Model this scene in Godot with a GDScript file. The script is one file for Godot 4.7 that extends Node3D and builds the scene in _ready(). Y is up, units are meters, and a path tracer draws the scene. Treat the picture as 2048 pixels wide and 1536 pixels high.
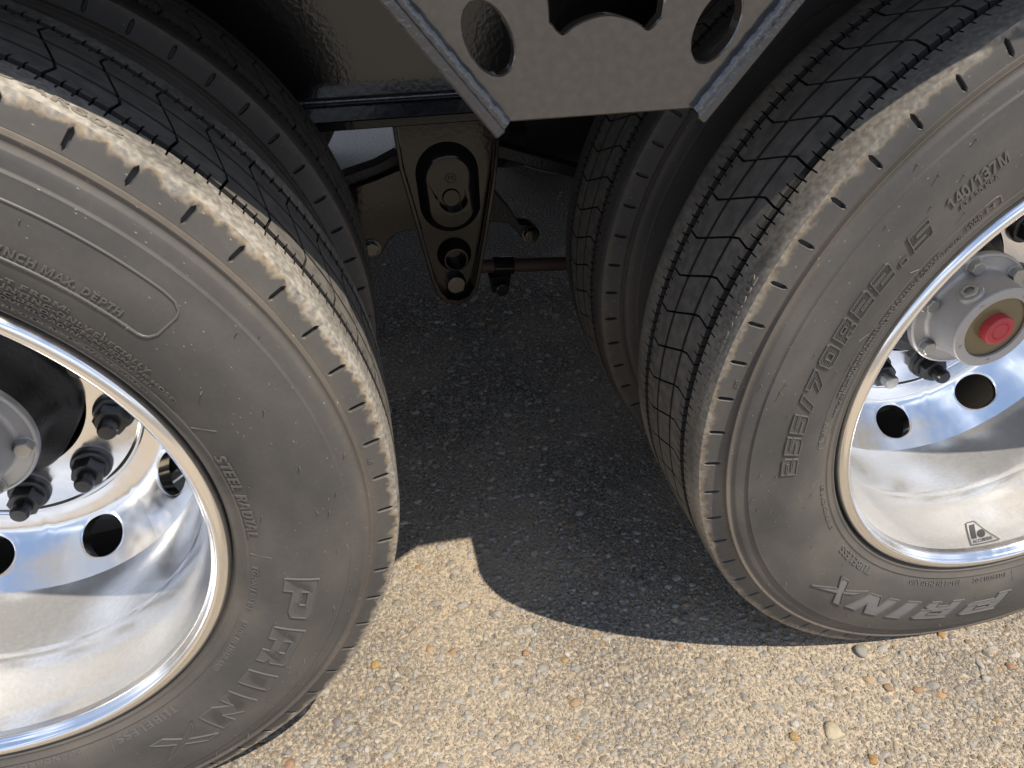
extends Node3D
# Two polished dual wheels of a trailer tandem, seen from close beside it. x runs along the trailer, y is up, z points outboard; the outer rim flanges lie at z = 0.

const AXLE := 0.436                 # height of the axle centres above the pavement
const HALF := 0.6223                # half the axle spacing
const PITCHES := 65                 # tread pitches round a tyre
const TREAD_R := 0.4645
var M := {}                         # materials by name
var rng := RandomNumberGenerator.new()
var font: SystemFont

# ------------------------------------------------------------------ mesh collector
class MB:
	var v := PackedVector3Array()
	var n := PackedVector3Array()
	var uv := PackedVector2Array()

	func tri(a: Vector3, b: Vector3, c: Vector3, out: Vector3, ta := Vector2.ZERO, tb := Vector2.ZERO, tc := Vector2.ZERO) -> void:
		var k := (c - a).cross(b - a)
		if k.length_squared() < 1e-20:
			return
		if k.dot(out) < 0.0:
			var s := b
			b = c
			c = s
			var t := tb
			tb = tc
			tc = t
			k = -k
		k = k.normalized()
		v.append_array(PackedVector3Array([a, b, c]))
		n.append_array(PackedVector3Array([k, k, k]))
		uv.append_array(PackedVector2Array([ta, tb, tc]))

	func quad(a: Vector3, b: Vector3, c: Vector3, d: Vector3, out: Vector3) -> void:
		tri(a, b, c, out, Vector2(0, 0), Vector2(1, 0), Vector2(1, 1))
		tri(a, c, d, out, Vector2(0, 0), Vector2(1, 1), Vector2(0, 1))

	# smooth triangle whose corner normals are given
	func stri(a: Vector3, b: Vector3, c: Vector3, na: Vector3, nb: Vector3, nc: Vector3, ta := Vector2.ZERO, tb := Vector2.ZERO, tc := Vector2.ZERO) -> void:
		var k := (c - a).cross(b - a)
		if k.length_squared() < 1e-20:
			return
		if k.dot(na + nb + nc) < 0.0:
			v.append_array(PackedVector3Array([a, c, b]))
			n.append_array(PackedVector3Array([na, nc, nb]))
			uv.append_array(PackedVector2Array([ta, tc, tb]))
		else:
			v.append_array(PackedVector3Array([a, b, c]))
			n.append_array(PackedVector3Array([na, nb, nc]))
			uv.append_array(PackedVector2Array([ta, tb, tc]))

	# rows of points; smooth normals; sgn turns them to the right side
	func grid(rows: Array, sgn: float, uvs: Array = []) -> void:
		var h := rows.size()
		var w: int = rows[0].size()
		var nn := []
		for j in h:
			var r := PackedVector3Array()
			r.resize(w)
			nn.append(r)
		var closed_u: bool = (rows[0][0] as Vector3).distance_to(rows[0][w - 1]) < 1e-6 and (rows[h - 1][0] as Vector3).distance_to(rows[h - 1][w - 1]) < 1e-6
		for j in h - 1:
			var ra: PackedVector3Array = rows[j]
			var rb: PackedVector3Array = rows[j + 1]
			for i in w - 1:
				var k := (rb[i + 1] - ra[i]).cross(rb[i] - ra[i + 1]) * sgn
				nn[j][i] += k
				nn[j][i + 1] += k
				nn[j + 1][i] += k
				nn[j + 1][i + 1] += k
		if closed_u:
			for j in h:
				var s: Vector3 = nn[j][0] + nn[j][w - 1]
				nn[j][0] = s
				nn[j][w - 1] = s
		for j in h:
			for i in w:
				nn[j][i] = (nn[j][i] as Vector3).normalized()
		var has := uvs.size() > 0
		for j in h - 1:
			for i in w - 1:
				var t00 := Vector2(float(i) / (w - 1), float(j) / (h - 1))
				var t11 := Vector2(float(i + 1) / (w - 1), float(j + 1) / (h - 1))
				var t10 := Vector2(t11.x, t00.y)
				var t01 := Vector2(t00.x, t11.y)
				if has:
					t00 = uvs[j][i]
					t10 = uvs[j][i + 1]
					t01 = uvs[j + 1][i]
					t11 = uvs[j + 1][i + 1]
				stri(rows[j][i], rows[j][i + 1], rows[j + 1][i + 1], nn[j][i], nn[j][i + 1], nn[j + 1][i + 1], t00, t10, t11)
				stri(rows[j][i], rows[j + 1][i + 1], rows[j + 1][i], nn[j][i], nn[j + 1][i + 1], nn[j + 1][i], t00, t11, t01)

	# profile of (radius, z) turned round the z axis; sharp corners where three neighbours bend over 50 degrees
	func lathe(profile: Array, segments: int, sgn := 1.0, lobes := 0, lobe := 0.0) -> void:
		var runs := [[profile[0]]]
		for i in range(1, profile.size()):
			runs[-1].append(profile[i])
			if i < profile.size() - 1:
				var a: Vector2 = (profile[i] - profile[i - 1]).normalized()
				var b: Vector2 = (profile[i + 1] - profile[i]).normalized()
				if a.dot(b) < 0.64:
					runs.append([profile[i]])
		for run in runs:
			var rows := []
			for p in run:
				var row := PackedVector3Array()
				for i in segments + 1:
					var t := TAU * (i % segments) / segments
					var r: float = p.x * (1.0 + lobe * cos(lobes * t)) if lobes else p.x
					row.append(Vector3(r * cos(t), r * sin(t), p.y))
				rows.append(row)
			grid(rows, sgn)

	func box(lo: Vector3, hi: Vector3, bevel := 0.0) -> void:
		hull_box(Transform3D(Basis(), (lo + hi) / 2.0), (hi - lo) / 2.0, bevel)

	func hull_box(t: Transform3D, h: Vector3, b := 0.0) -> void:
		var faces := [[0, 1, 2], [1, 2, 0], [2, 0, 1]]
		var c := t.origin
		for f in faces:
			for s in [-1.0, 1.0]:
				var p := []
				for q in [[-1, -1], [1, -1], [1, 1], [-1, 1]]:
					var e := Vector3()
					e[f[0]] = s * h[f[0]]
					e[f[1]] = q[0] * (h[f[1]] - b)
					e[f[2]] = q[1] * (h[f[2]] - b)
					p.append(t * e)
				var o := Vector3()
				o[f[0]] = s
				quad(p[0], p[1], p[2], p[3], t.basis * o)
		if b <= 0.0:
			return
		for f in faces:       # bevels along axis f[0]
			for s in [-1.0, 1.0]:
				for u in [-1.0, 1.0]:
					var a := Vector3()
					var d := Vector3()
					a[f[1]] = s * h[f[1]]
					a[f[2]] = u * (h[f[2]] - b)
					d[f[1]] = s * (h[f[1]] - b)
					d[f[2]] = u * h[f[2]]
					var e := Vector3()
					e[f[0]] = h[f[0]] - b
					var o := Vector3()
					o[f[1]] = s
					o[f[2]] = u
					quad(t * (a - e), t * (a + e), t * (d + e), t * (d - e), t.basis * o)
		for x in [-1.0, 1.0]:
			for y in [-1.0, 1.0]:
				for z in [-1.0, 1.0]:
					var k := Vector3(x, y, z)
					tri(t * (k * Vector3(h.x, h.y - b, h.z - b)), t * (k * Vector3(h.x - b, h.y, h.z - b)), t * (k * Vector3(h.x - b, h.y - b, h.z)), t.basis * k)

	# a flat plate from outlines in the xy plane, from z0 (back) to z1 (front), with a small chamfer at the front
	func plate(outer: PackedVector2Array, holes: Array, z0: float, z1: float, chamfer := 0.0, t := Transform3D()) -> void:
		var loops := [outer]
		loops.append_array(holes)
		var front := []
		for k in loops.size():
			front.append(MB.inset(loops[k], chamfer if k == 0 else -chamfer) if chamfer > 0.0 else loops[k])
		var poly: PackedVector2Array = MB.bridge(front[0], front.slice(1))
		var ix := Geometry2D.triangulate_polygon(poly)
		var nz := t.basis.z
		for i in range(0, ix.size(), 3):
			var a := poly[ix[i]]
			var b := poly[ix[i + 1]]
			var c := poly[ix[i + 2]]
			tri(t * Vector3(a.x, a.y, z1), t * Vector3(b.x, b.y, z1), t * Vector3(c.x, c.y, z1), nz, a * 4.0, b * 4.0, c * 4.0)
		var back: PackedVector2Array = MB.bridge(outer, holes)
		ix = Geometry2D.triangulate_polygon(back)
		for i in range(0, ix.size(), 3):
			var a := back[ix[i]]
			var b := back[ix[i + 1]]
			var c := back[ix[i + 2]]
			tri(t * Vector3(a.x, a.y, z0), t * Vector3(b.x, b.y, z0), t * Vector3(c.x, c.y, z0), -nz)
		for k in loops.size():
			var lp: PackedVector2Array = loops[k]
			var fr: PackedVector2Array = front[k]
			var cw := Geometry2D.is_polygon_clockwise(lp)
			for i in lp.size():
				var j := (i + 1) % lp.size()
				var d := lp[j] - lp[i]
				var o := Vector2(d.y, -d.x) * (-1.0 if cw else 1.0) * (1.0 if k == 0 else -1.0)
				var o3 := t.basis * Vector3(o.x, o.y, 0)
				quad(t * Vector3(lp[i].x, lp[i].y, z0), t * Vector3(lp[j].x, lp[j].y, z0), t * Vector3(lp[j].x, lp[j].y, z1 - chamfer), t * Vector3(lp[i].x, lp[i].y, z1 - chamfer), o3)
				if chamfer > 0.0:
					quad(t * Vector3(lp[i].x, lp[i].y, z1 - chamfer), t * Vector3(lp[j].x, lp[j].y, z1 - chamfer), t * Vector3(fr[j].x, fr[j].y, z1), t * Vector3(fr[i].x, fr[i].y, z1), o3 + nz * d.length())

	static func inset(lp: PackedVector2Array, by: float) -> PackedVector2Array:
		var out := PackedVector2Array()
		var cw := -1.0 if Geometry2D.is_polygon_clockwise(lp) else 1.0
		var m := lp.size()
		for i in m:
			var a := (lp[i] - lp[(i + m - 1) % m]).normalized()
			var b := (lp[(i + 1) % m] - lp[i]).normalized()
			var na := Vector2(-a.y, a.x) * cw
			var nb := Vector2(-b.y, b.x) * cw
			var s := (na + nb).normalized()
			out.append(lp[i] + s * by / maxf(s.dot(na), 0.35))
		return out

	static func bridge(outer: PackedVector2Array, holes: Array) -> PackedVector2Array:
		var poly := outer.duplicate()
		if Geometry2D.is_polygon_clockwise(poly):
			poly.reverse()
		var todo := holes.duplicate()
		todo.sort_custom(func(a, b): return MB.right_of(a) > MB.right_of(b))
		for hole in todo:
			var hp: PackedVector2Array = hole.duplicate()
			if not Geometry2D.is_polygon_clockwise(hp):
				hp.reverse()
			var hi := 0
			for i in hp.size():
				if hp[i].x > hp[hi].x:
					hi = i
			var best := -1
			var bd := 1e9
			for i in poly.size():
				var d := poly[i].distance_squared_to(hp[hi])
				if d < bd and poly[i].x >= hp[hi].x - 1e-6:
					var clear := true
					for j in poly.size():
						var j2 := (j + 1) % poly.size()
						if j == i or j2 == i:
							continue
						if Geometry2D.segment_intersects_segment(hp[hi], poly[i], poly[j], poly[j2]) != null and poly[j].distance_squared_to(poly[i]) > 1e-14 and poly[j2].distance_squared_to(poly[i]) > 1e-14:
							clear = false
							break
					if clear:
						bd = d
						best = i
			if best < 0:
				continue
			var nw := poly.slice(0, best + 1)
			for i in hp.size() + 1:
				nw.append(hp[(hi + i) % hp.size()])
			nw.append_array(poly.slice(best))
			poly = nw
		return poly

	static func right_of(a: PackedVector2Array) -> float:
		var x := -1e9
		for p in a:
			x = maxf(x, p.x)
		return x

	func add(o: MB, t: Transform3D) -> void:
		for i in o.v.size():
			v.append(t * o.v[i])
			n.append((t.basis * o.n[i]).normalized())
		uv.append_array(o.uv)

	# a tube along a closed or open path of points
	func tube(path: PackedVector3Array, r: float, sides := 8, closed := false) -> void:
		var rows := []
		var m := path.size()
		var last := Vector3(0, 0, 1)
		for i in m + (1 if closed else 0):
			var p := path[i % m]
			var a := path[(i + m - 1) % m] if closed or i > 0 else p
			var b := path[(i + 1) % m] if closed or i < m - 1 else p
			var d := (b - a).normalized()
			var x := last - d * last.dot(d)
			if x.length() < 0.01:
				x = Vector3(1, 0, 0) - d * d.x
			x = x.normalized()
			last = x
			var y := d.cross(x)
			var row := PackedVector3Array()
			for k in sides + 1:
				var t := TAU * (k % sides) / sides
				row.append(p + (x * cos(t) + y * sin(t)) * r)
			rows.append(row)
		grid(rows, 1.0)
		if not closed:
			for e in [0, rows.size() - 1]:
				var c := path[0 if e == 0 else m - 1]
				var o := (path[0] - path[1]) if e == 0 else (path[m - 1] - path[m - 2])
				for k in sides:
					tri(c, rows[e][k], rows[e][k + 1], o)

	func mesh() -> ArrayMesh:
		var a := []
		a.resize(Mesh.ARRAY_MAX)
		a[Mesh.ARRAY_VERTEX] = v
		a[Mesh.ARRAY_NORMAL] = n
		a[Mesh.ARRAY_TEX_UV] = uv
		var m := ArrayMesh.new()
		m.add_surface_from_arrays(Mesh.PRIMITIVE_TRIANGLES, a)
		return m


func put(called: String, m: Mesh, mat: Material, parent: Node = self, at := Transform3D()) -> MeshInstance3D:
	var o := MeshInstance3D.new()
	o.name = called
	o.mesh = m
	o.material_override = mat
	o.transform = at
	named(o, parent)
	return o


func named(o: Node3D, parent: Node) -> void:
	var base := String(o.name)
	var k := 0
	while parent.has_node(NodePath(o.name)):
		k += 1
		o.name = "%s_%03d" % [base, k]
	parent.add_child(o, true)


func node(called: String, parent: Node = self, at := Transform3D()) -> Node3D:
	var o := Node3D.new()
	o.name = called
	o.transform = at
	named(o, parent)
	return o


func tag(o: Node, label := "", category := "", group := "", kind := "") -> void:
	for k in [["label", label], ["category", category], ["group", group], ["kind", kind]]:
		if k[1] != "":
			o.set_meta(k[0], k[1])


# ------------------------------------------------------------------ materials
func lin(r: float, g: float, b: float) -> Color:
	return Color(r, g, b).linear_to_srgb()


func mat(called: String, c: Color, rough: float, metal := 0.0, spec := 0.5) -> StandardMaterial3D:
	var m := StandardMaterial3D.new()
	m.resource_name = called
	m.albedo_color = c
	m.roughness = rough
	m.metallic = metal
	m.metallic_specular = spec
	M[called] = m
	return m


func noise_tex(size: int, freq: float, sd: int, kind := FastNoiseLite.TYPE_SIMPLEX_SMOOTH, octaves := 4) -> ImageTexture:
	var f := FastNoiseLite.new()
	f.seed = sd
	f.noise_type = kind
	f.frequency = freq
	f.fractal_octaves = octaves
	return ImageTexture.create_from_image(f.get_seamless_image(size, size))


func bump(m: StandardMaterial3D, t: Texture2D, scale_cm: float, per_metre: float) -> void:
	m.heightmap_enabled = true
	m.heightmap_texture = t
	m.heightmap_scale = scale_cm
	m.uv1_triplanar = true
	m.uv1_scale = Vector3.ONE * per_metre


func tinted(lo: Color, hi: Color, t: ImageTexture, sharp := 1.0) -> ImageTexture:
	var im := t.get_image()
	var w := im.get_width()
	var src := im.get_data()
	var by := PackedByteArray()
	by.resize(w * w * 3)
	var step := src.size() / (w * w)
	for i in w * w:
		var k := clampf((src[i * step] / 255.0 - 0.5) * sharp + 0.5, 0.0, 1.0)
		var c := lo.lerp(hi, k)
		by[i * 3] = int(c.r * 255)
		by[i * 3 + 1] = int(c.g * 255)
		by[i * 3 + 2] = int(c.b * 255)
	return ImageTexture.create_from_image(Image.create_from_data(w, w, false, Image.FORMAT_RGB8, by))


# pale specks of overspray and dust
func speckled(t: ImageTexture) -> ImageTexture:
	var im := t.get_image()
	var r := RandomNumberGenerator.new()
	r.seed = 91
	for i in 420:
		var g := r.randf_range(0.45, 0.9)
		im.set_pixel(r.randi() % im.get_width(), r.randi() % im.get_height(), Color(g, g * 0.97, g * 0.9))
	return ImageTexture.create_from_image(im)


# rubber all round a tyre: u is the angle, v runs from the bead (0) over the shoulder (0.8) to the edge of the first groove (1)
func rubber_image(sd: int, amount: float, tint: Color) -> Array:
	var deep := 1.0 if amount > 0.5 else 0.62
	var w := 2048
	var h := 512
	var low := FastNoiseLite.new()
	low.seed = sd
	low.frequency = 1.1
	low.fractal_octaves = 5
	var fine := FastNoiseLite.new()
	fine.seed = sd + 1
	fine.frequency = 24.0
	fine.fractal_octaves = 4
	var r := RandomNumberGenerator.new()
	r.seed = sd
	var by := PackedByteArray()
	by.resize(w * h * 3)
	var hb := PackedByteArray()
	hb.resize(w * h)
	var ca := PackedFloat32Array()
	var sa := PackedFloat32Array()
	for x in w:
		ca.append(cos(TAU * x / w))
		sa.append(sin(TAU * x / w))
	for y in h:
		var t := (y + 0.5) / h
		var ring := 0.0                                   # brown film in the groove under the shoulder and next to the bead
		ring += 0.75 * exp(-pow((t - 0.672) / 0.022, 2.0))
		ring += 0.35 * exp(-pow((t - 0.10) / 0.07, 2.0))
		for x in w:
			var a := low.get_noise_3d(ca[x] * 2.0, sa[x] * 2.0, t * 2.2)
			var b := fine.get_noise_3d(ca[x] * 3.0, sa[x] * 3.0, t * 1.1)
			var c := fine.get_noise_3d(ca[x] * 0.9 + 7.0, sa[x] * 0.9, t * 0.3)
			var e := 0.772 + 0.035 * c + 0.022 * b
			var dust := smoothstep(e - 0.012, e + 0.016, t) * clampf(0.86 + 0.5 * b + 0.25 * c, 0.0, 1.0)
			if t > 0.81:
				dust = clampf(0.80 + 0.30 * b + 0.5 * a, 0.0, 1.0) * lerpf(1.0, 0.72, smoothstep(0.84, 1.0, t))
			dust *= amount * (1.0 + 0.5 * a)
			var k := 1.0 + 0.36 * a + 0.10 * b
			var film := clampf(0.16 + ring + 0.45 * a, 0.0, 0.9)
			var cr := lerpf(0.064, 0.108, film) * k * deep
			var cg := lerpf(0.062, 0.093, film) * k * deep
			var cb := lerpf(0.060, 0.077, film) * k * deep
			var yel := clampf(1.2 - absf(t - e) * 45.0 + c, 0.0, 1.0) * (1.0 - smoothstep(0.79, 0.83, t))
			var g := 1.0 + 0.5 * b
			cr = lerpf(cr, tint.r * lerpf(1.0, 1.12, yel) * g, dust)
			cg = lerpf(cg, tint.g * lerpf(1.0, 0.95, yel) * g, dust)
			cb = lerpf(cb, tint.b * lerpf(1.0, 0.70, yel) * g, dust)
			var i := (y * w + x) * 3
			by[i] = int(255.0 * pow(clampf(cr, 0, 1), 1.0 / 2.2))
			by[i + 1] = int(255.0 * pow(clampf(cg, 0, 1), 1.0 / 2.2))
			by[i + 2] = int(255.0 * pow(clampf(cb, 0, 1), 1.0 / 2.2))
			hb[y * w + x] = int(clampf(128.0 + 90.0 * b * (0.25 + 0.75 * dust) + 40.0 * dust, 0, 255))
	for i in 700:                                        # specks of pale dust
		var x := r.randi() % w
		var y := int(h * (0.28 + 0.5 * r.randf()))
		var g := r.randf_range(0.35, 0.85)
		var p := (y * w + x) * 3
		for q in 3:
			by[p + q] = int(255.0 * g * [1.0, 0.97, 0.9][q])
		hb[y * w + x] = 255
	return [ImageTexture.create_from_image(Image.create_from_data(w, h, false, Image.FORMAT_RGB8, by)), ImageTexture.create_from_image(Image.create_from_data(w, h, false, Image.FORMAT_L8, hb))]


func materials() -> void:
	for k in 3:
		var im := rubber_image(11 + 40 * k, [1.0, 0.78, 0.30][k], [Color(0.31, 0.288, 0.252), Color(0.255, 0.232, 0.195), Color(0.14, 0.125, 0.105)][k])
		var m := mat("tyre_rubber_%d" % k, Color.WHITE, 0.62, 0.0, 0.5)
		m.albedo_texture = im[0]
		m.heightmap_enabled = true
		m.heightmap_texture = im[1]
		m.heightmap_scale = 0.035
		m.uv1_offset = Vector3(0.37 * k, 0, 0)
	var fine := noise_tex(512, 0.03, 5)
	var coarse := noise_tex(512, 0.012, 9)
	var rt := mat("tread_rubber", Color.WHITE, 0.75)
	rt.albedo_texture = tinted(lin(0.085, 0.080, 0.073), lin(0.165, 0.150, 0.130), coarse, 1.5)
	bump(rt, fine, 0.03, 9.0)
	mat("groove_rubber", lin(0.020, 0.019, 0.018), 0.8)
	mat("dusty_letter", lin(0.20, 0.18, 0.15), 0.7)
	var lr := mat("letter_rubber", lin(0.098, 0.094, 0.089), 0.45)
	lr.rim_enabled = false
	mat("letter_face", lin(0.145, 0.145, 0.148), 0.45)
	mat("letter_hatch", lin(0.050, 0.049, 0.048), 0.6)
	var streak := noise_tex(512, 0.02, 31)
	var al := mat("polished_aluminium", lin(0.88, 0.88, 0.885), 0.13, 1.0)
	al.roughness_texture = tinted(Color(0.55, 0.55, 0.55), Color(1, 1, 1), streak, 1.8)
	al.roughness = 0.22
	al.uv1_triplanar = true
	al.uv1_scale = Vector3.ONE * 5.0
	var ab := mat("satin_aluminium", lin(0.93, 0.93, 0.925), 0.2, 0.76)
	ab.roughness_texture = tinted(Color(0.72, 0.72, 0.72), Color(1, 1, 1), noise_tex(512, 0.02, 37), 1.4)
	ab.albedo_texture = tinted(Color(0.93, 0.93, 0.925), Color(1, 1, 1), noise_tex(512, 0.06, 41, FastNoiseLite.TYPE_SIMPLEX_SMOOTH, 4), 1.6)
	ab.uv1_triplanar = true
	ab.uv1_scale = Vector3.ONE * 6.0
	var ca := mat("cast_aluminium", lin(0.40, 0.40, 0.41), 0.5, 0.6)
	bump(ca, fine, 0.02, 12.0)
	var bg := mat("gloss_black_paint", lin(0.011, 0.0105, 0.010), 0.10, 0.0, 0.40)
	bump(bg, noise_tex(512, 0.03, 3, FastNoiseLite.TYPE_SIMPLEX_SMOOTH, 2), 0.008, 6.0)
	var du := mat("dusty_black_paint", lin(0.062, 0.053, 0.045), 0.14, 0.0, 0.71)
	var grime := noise_tex(1024, 0.014, 61, FastNoiseLite.TYPE_SIMPLEX_SMOOTH, 6)
	du.albedo_color = Color.WHITE
	du.albedo_texture = speckled(tinted(lin(0.062, 0.054, 0.046), lin(0.088, 0.076, 0.064), grime, 1.3))
	du.roughness_texture = tinted(Color(0.75, 0.75, 0.75), Color(1, 1, 1), grime, 1.2)
	du.roughness = 0.2
	du.clearcoat_enabled = true
	du.clearcoat = 1.0
	du.clearcoat_roughness = 0.1
	bump(du, noise_tex(512, 0.03, 8, FastNoiseLite.TYPE_SIMPLEX_SMOOTH, 2), 0.006, 6.0)
	var bo := mat("rough_black_paint", lin(0.012, 0.0115, 0.011), 0.12, 0.0, 0.68)
	bump(bo, noise_tex(512, 0.035, 4, FastNoiseLite.TYPE_SIMPLEX_SMOOTH, 3), 0.012, 5.0)
	bo.roughness = 0.13
	var we := mat("painted_weld", lin(0.05, 0.05, 0.052), 0.22, 0.0, 0.71)
	bump(we, noise_tex(512, 0.05, 6, FastNoiseLite.TYPE_SIMPLEX_SMOOTH, 3), 0.045, 6.0)
	mat("black_nut", lin(0.012, 0.012, 0.013), 0.38, 0.0, 0.6)
	var bh := mat("black_casting", lin(0.010, 0.010, 0.011), 0.5)
	bump(bh, fine, 0.08, 8.0)
	mat("bare_steel", lin(0.40, 0.40, 0.39), 0.4, 0.9)
	mat("red_plastic", lin(0.42, 0.04, 0.05), 0.5)
	mat("oil_window", lin(0.16, 0.13, 0.07), 0.18)
	mat("dark_ink", lin(0.035, 0.035, 0.037), 0.5)
	mat("clear_sticker", lin(0.66, 0.66, 0.65), 0.3, 0.7)
	mat("rusty_pipe", lin(0.06, 0.035, 0.025), 0.6)
	mat("vent_rubber", lin(0.09, 0.085, 0.08), 0.6)


# ------------------------------------------------------------------ tyre
const SIDE := [[0.2880, -0.030], [0.2960, -0.022], [0.2990, -0.013], [0.3015, -0.0068], [0.3033, -0.0036], [0.3050, -0.0028], [0.3060, -0.0038], [0.3085, -0.0024], [0.3120, -0.0008], [0.3133, 0.0004], [0.3143, 0.0006], [0.3155, -0.0004], [0.3170, 0.0008],
	[0.3250, 0.0042], [0.3350, 0.0072], [0.3450, 0.0093], [0.3550, 0.0106], [0.3650, 0.0113], [0.3750, 0.0114], [0.3850, 0.0109], [0.3950, 0.0098], [0.4050, 0.0081], [0.4100, 0.0071], [0.4116, 0.0070], [0.4126, 0.0052], [0.4140, 0.0046], [0.4200, 0.0034], [0.4240, 0.0024],
	[0.4255, 0.0016], [0.4275, -0.0004], [0.4300, -0.0010], [0.4320, -0.0002], [0.4338, 0.0008], [0.4346, 0.0002], [0.4350, -0.0048], [0.4360, -0.0058], [0.4368, -0.0058]]
const BAND := [0.4368, -0.0058, 0.4605, -0.0125]      # r, z at the inner and at the outer edge of the slotted shoulder band


func side_z(r: float) -> float:
	for i in SIDE.size() - 1:
		if r <= SIDE[i + 1][0]:
			return remap(r, SIDE[i][0], SIDE[i + 1][0], SIDE[i][1], SIDE[i + 1][1])
	return SIDE[-1][1]


func tyre_v(r: float) -> float:
	return clampf((r - 0.29) / (0.4605 - 0.29) * 0.8, 0.0, 0.8)


func polar(t: float, r: float, z: float) -> Vector3:
	return Vector3(r * cos(t), r * sin(t), z)


func tyre_mesh() -> ArrayMesh:
	var b := MB.new()
	var seg := PITCHES * 6
	for side in [0, 1]:
		var rows := []
		var uvs := []
		for p in SIDE:
			var row := PackedVector3Array()
			var ur := PackedVector2Array()
			for i in seg + 1:
				var t := TAU * (i % seg) / seg
				row.append(polar(t, p[0], p[1] if side == 0 else -0.218 - p[1]))
				ur.append(Vector2(float(i) / seg, tyre_v(p[0])))
			rows.append(row)
			uvs.append(ur)
		# split at the two sharp steps so that they stay crisp
		for part in [[0, 23], [23, 25], [25, 33], [33, 35], [35, SIDE.size() - 1]]:
			b.grid(rows.slice(part[0], part[1] + 1), -1.0 if side == 0 else 1.0, uvs.slice(part[0], part[1] + 1))
		slotted_band(b, side)
	return b.mesh()


func slotted_band(b: MB, side: int) -> void:
	var dn := Vector2(BAND[3] - BAND[1], -(BAND[2] - BAND[0])).normalized()      # (dr, dz) into the rubber
	var at := func(t: float, s: float, d: float) -> Vector3:
		var r: float = lerpf(BAND[0], BAND[2], s) + dn.x * d
		var z: float = lerpf(BAND[1], BAND[3], s) + dn.y * d
		return polar(t, r, z if side == 0 else -0.218 - z)
	var out := Vector3(0, 0, 1.0 if side == 0 else -1.0)
	var w := TAU / PITCHES
	var m := 32
	for k in PITCHES:
		var t0 := (k + 0.3) * w
		var ring := [[], [], [], []]
		var uv := [[], [], [], []]
		for i in m + 1:
			var f := TAU * i / m
			var c := cos(f)
			var s := sin(f)
			var q := 1.0 / maxf(absf(c), absf(s))
			var e := 1.0 / pow(pow(absf(c) / 0.092, 5.0) + pow(absf(s) / 0.74, 5.0), 0.2)
			var e2 := 1.0 / pow(pow(absf(c) / 0.116, 5.0) + pow(absf(s) / 0.775, 5.0), 0.2)
			var pts := [Vector3(c * q, s * q, 0), Vector3(c * e2, s * e2 - 0.10, -0.0002), Vector3(c * e, s * e - 0.10, 0.0007), Vector3(c * e * 0.92, s * e * 0.92 - 0.10, 0.0062)]
			for j in 4:
				var p: Vector3 = pts[j]
				var tt := t0 + p.x * w / 2.0
				var ss := 0.5 + p.y / 2.0
				ring[j].append(at.call(tt, ss, p.z))
				uv[j].append(Vector2(tt / TAU, 0.69 + 0.11 * ss if j < 3 else 0.5))
		for j in 3:
			for i in m:
				var inward: Vector3 = ring[3][i] - ring[2][i] if j == 2 else Vector3()
				var mid: Vector3 = (at.call(t0, 0.45, 0.0) - ring[j][i]) if j == 2 else out
				b.tri(ring[j][i], ring[j][i + 1], ring[j + 1][i + 1], mid if j == 2 else out, uv[j][i], uv[j][i + 1], uv[j + 1][i + 1])
				b.tri(ring[j][i], ring[j + 1][i + 1], ring[j + 1][i], mid if j == 2 else out, uv[j][i], uv[j + 1][i + 1], uv[j + 1][i])
		var c0: Vector3 = at.call(t0, 0.45, 0.0062)
		for i in m:
			b.tri(c0, ring[3][i], ring[3][i + 1], out, Vector2(0, 0.5), Vector2(0, 0.5), Vector2(0, 0.5))


# the tread ribs: z limits, whether cut by the zigzag sipe, teeth at the two edges as (place in the pitch, length)
func zig(z: float) -> float:
	var pts := [[-0.0575, 0.3], [-0.077, 0.0], [-0.0885, 0.45], [-0.1265, 2.65], [-0.144, 3.6], [-0.160, 3.4]]
	if z >= pts[0][0]:
		return deg_to_rad(pts[0][1])
	for i in pts.size() - 1:
		if z >= pts[i + 1][0]:
			return deg_to_rad(remap(z, pts[i][0], pts[i + 1][0], pts[i][1], pts[i + 1][1]))
	return deg_to_rad(3.4)


func crown(z: float) -> float:
	var a := absf(z + 0.109)
	var r := TREAD_R - 0.0018 * pow(a / 0.1, 2.0)
	if a > 0.086:
		r -= 0.0028 * pow((a - 0.086) / 0.0105, 2.2)
	return r


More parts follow.
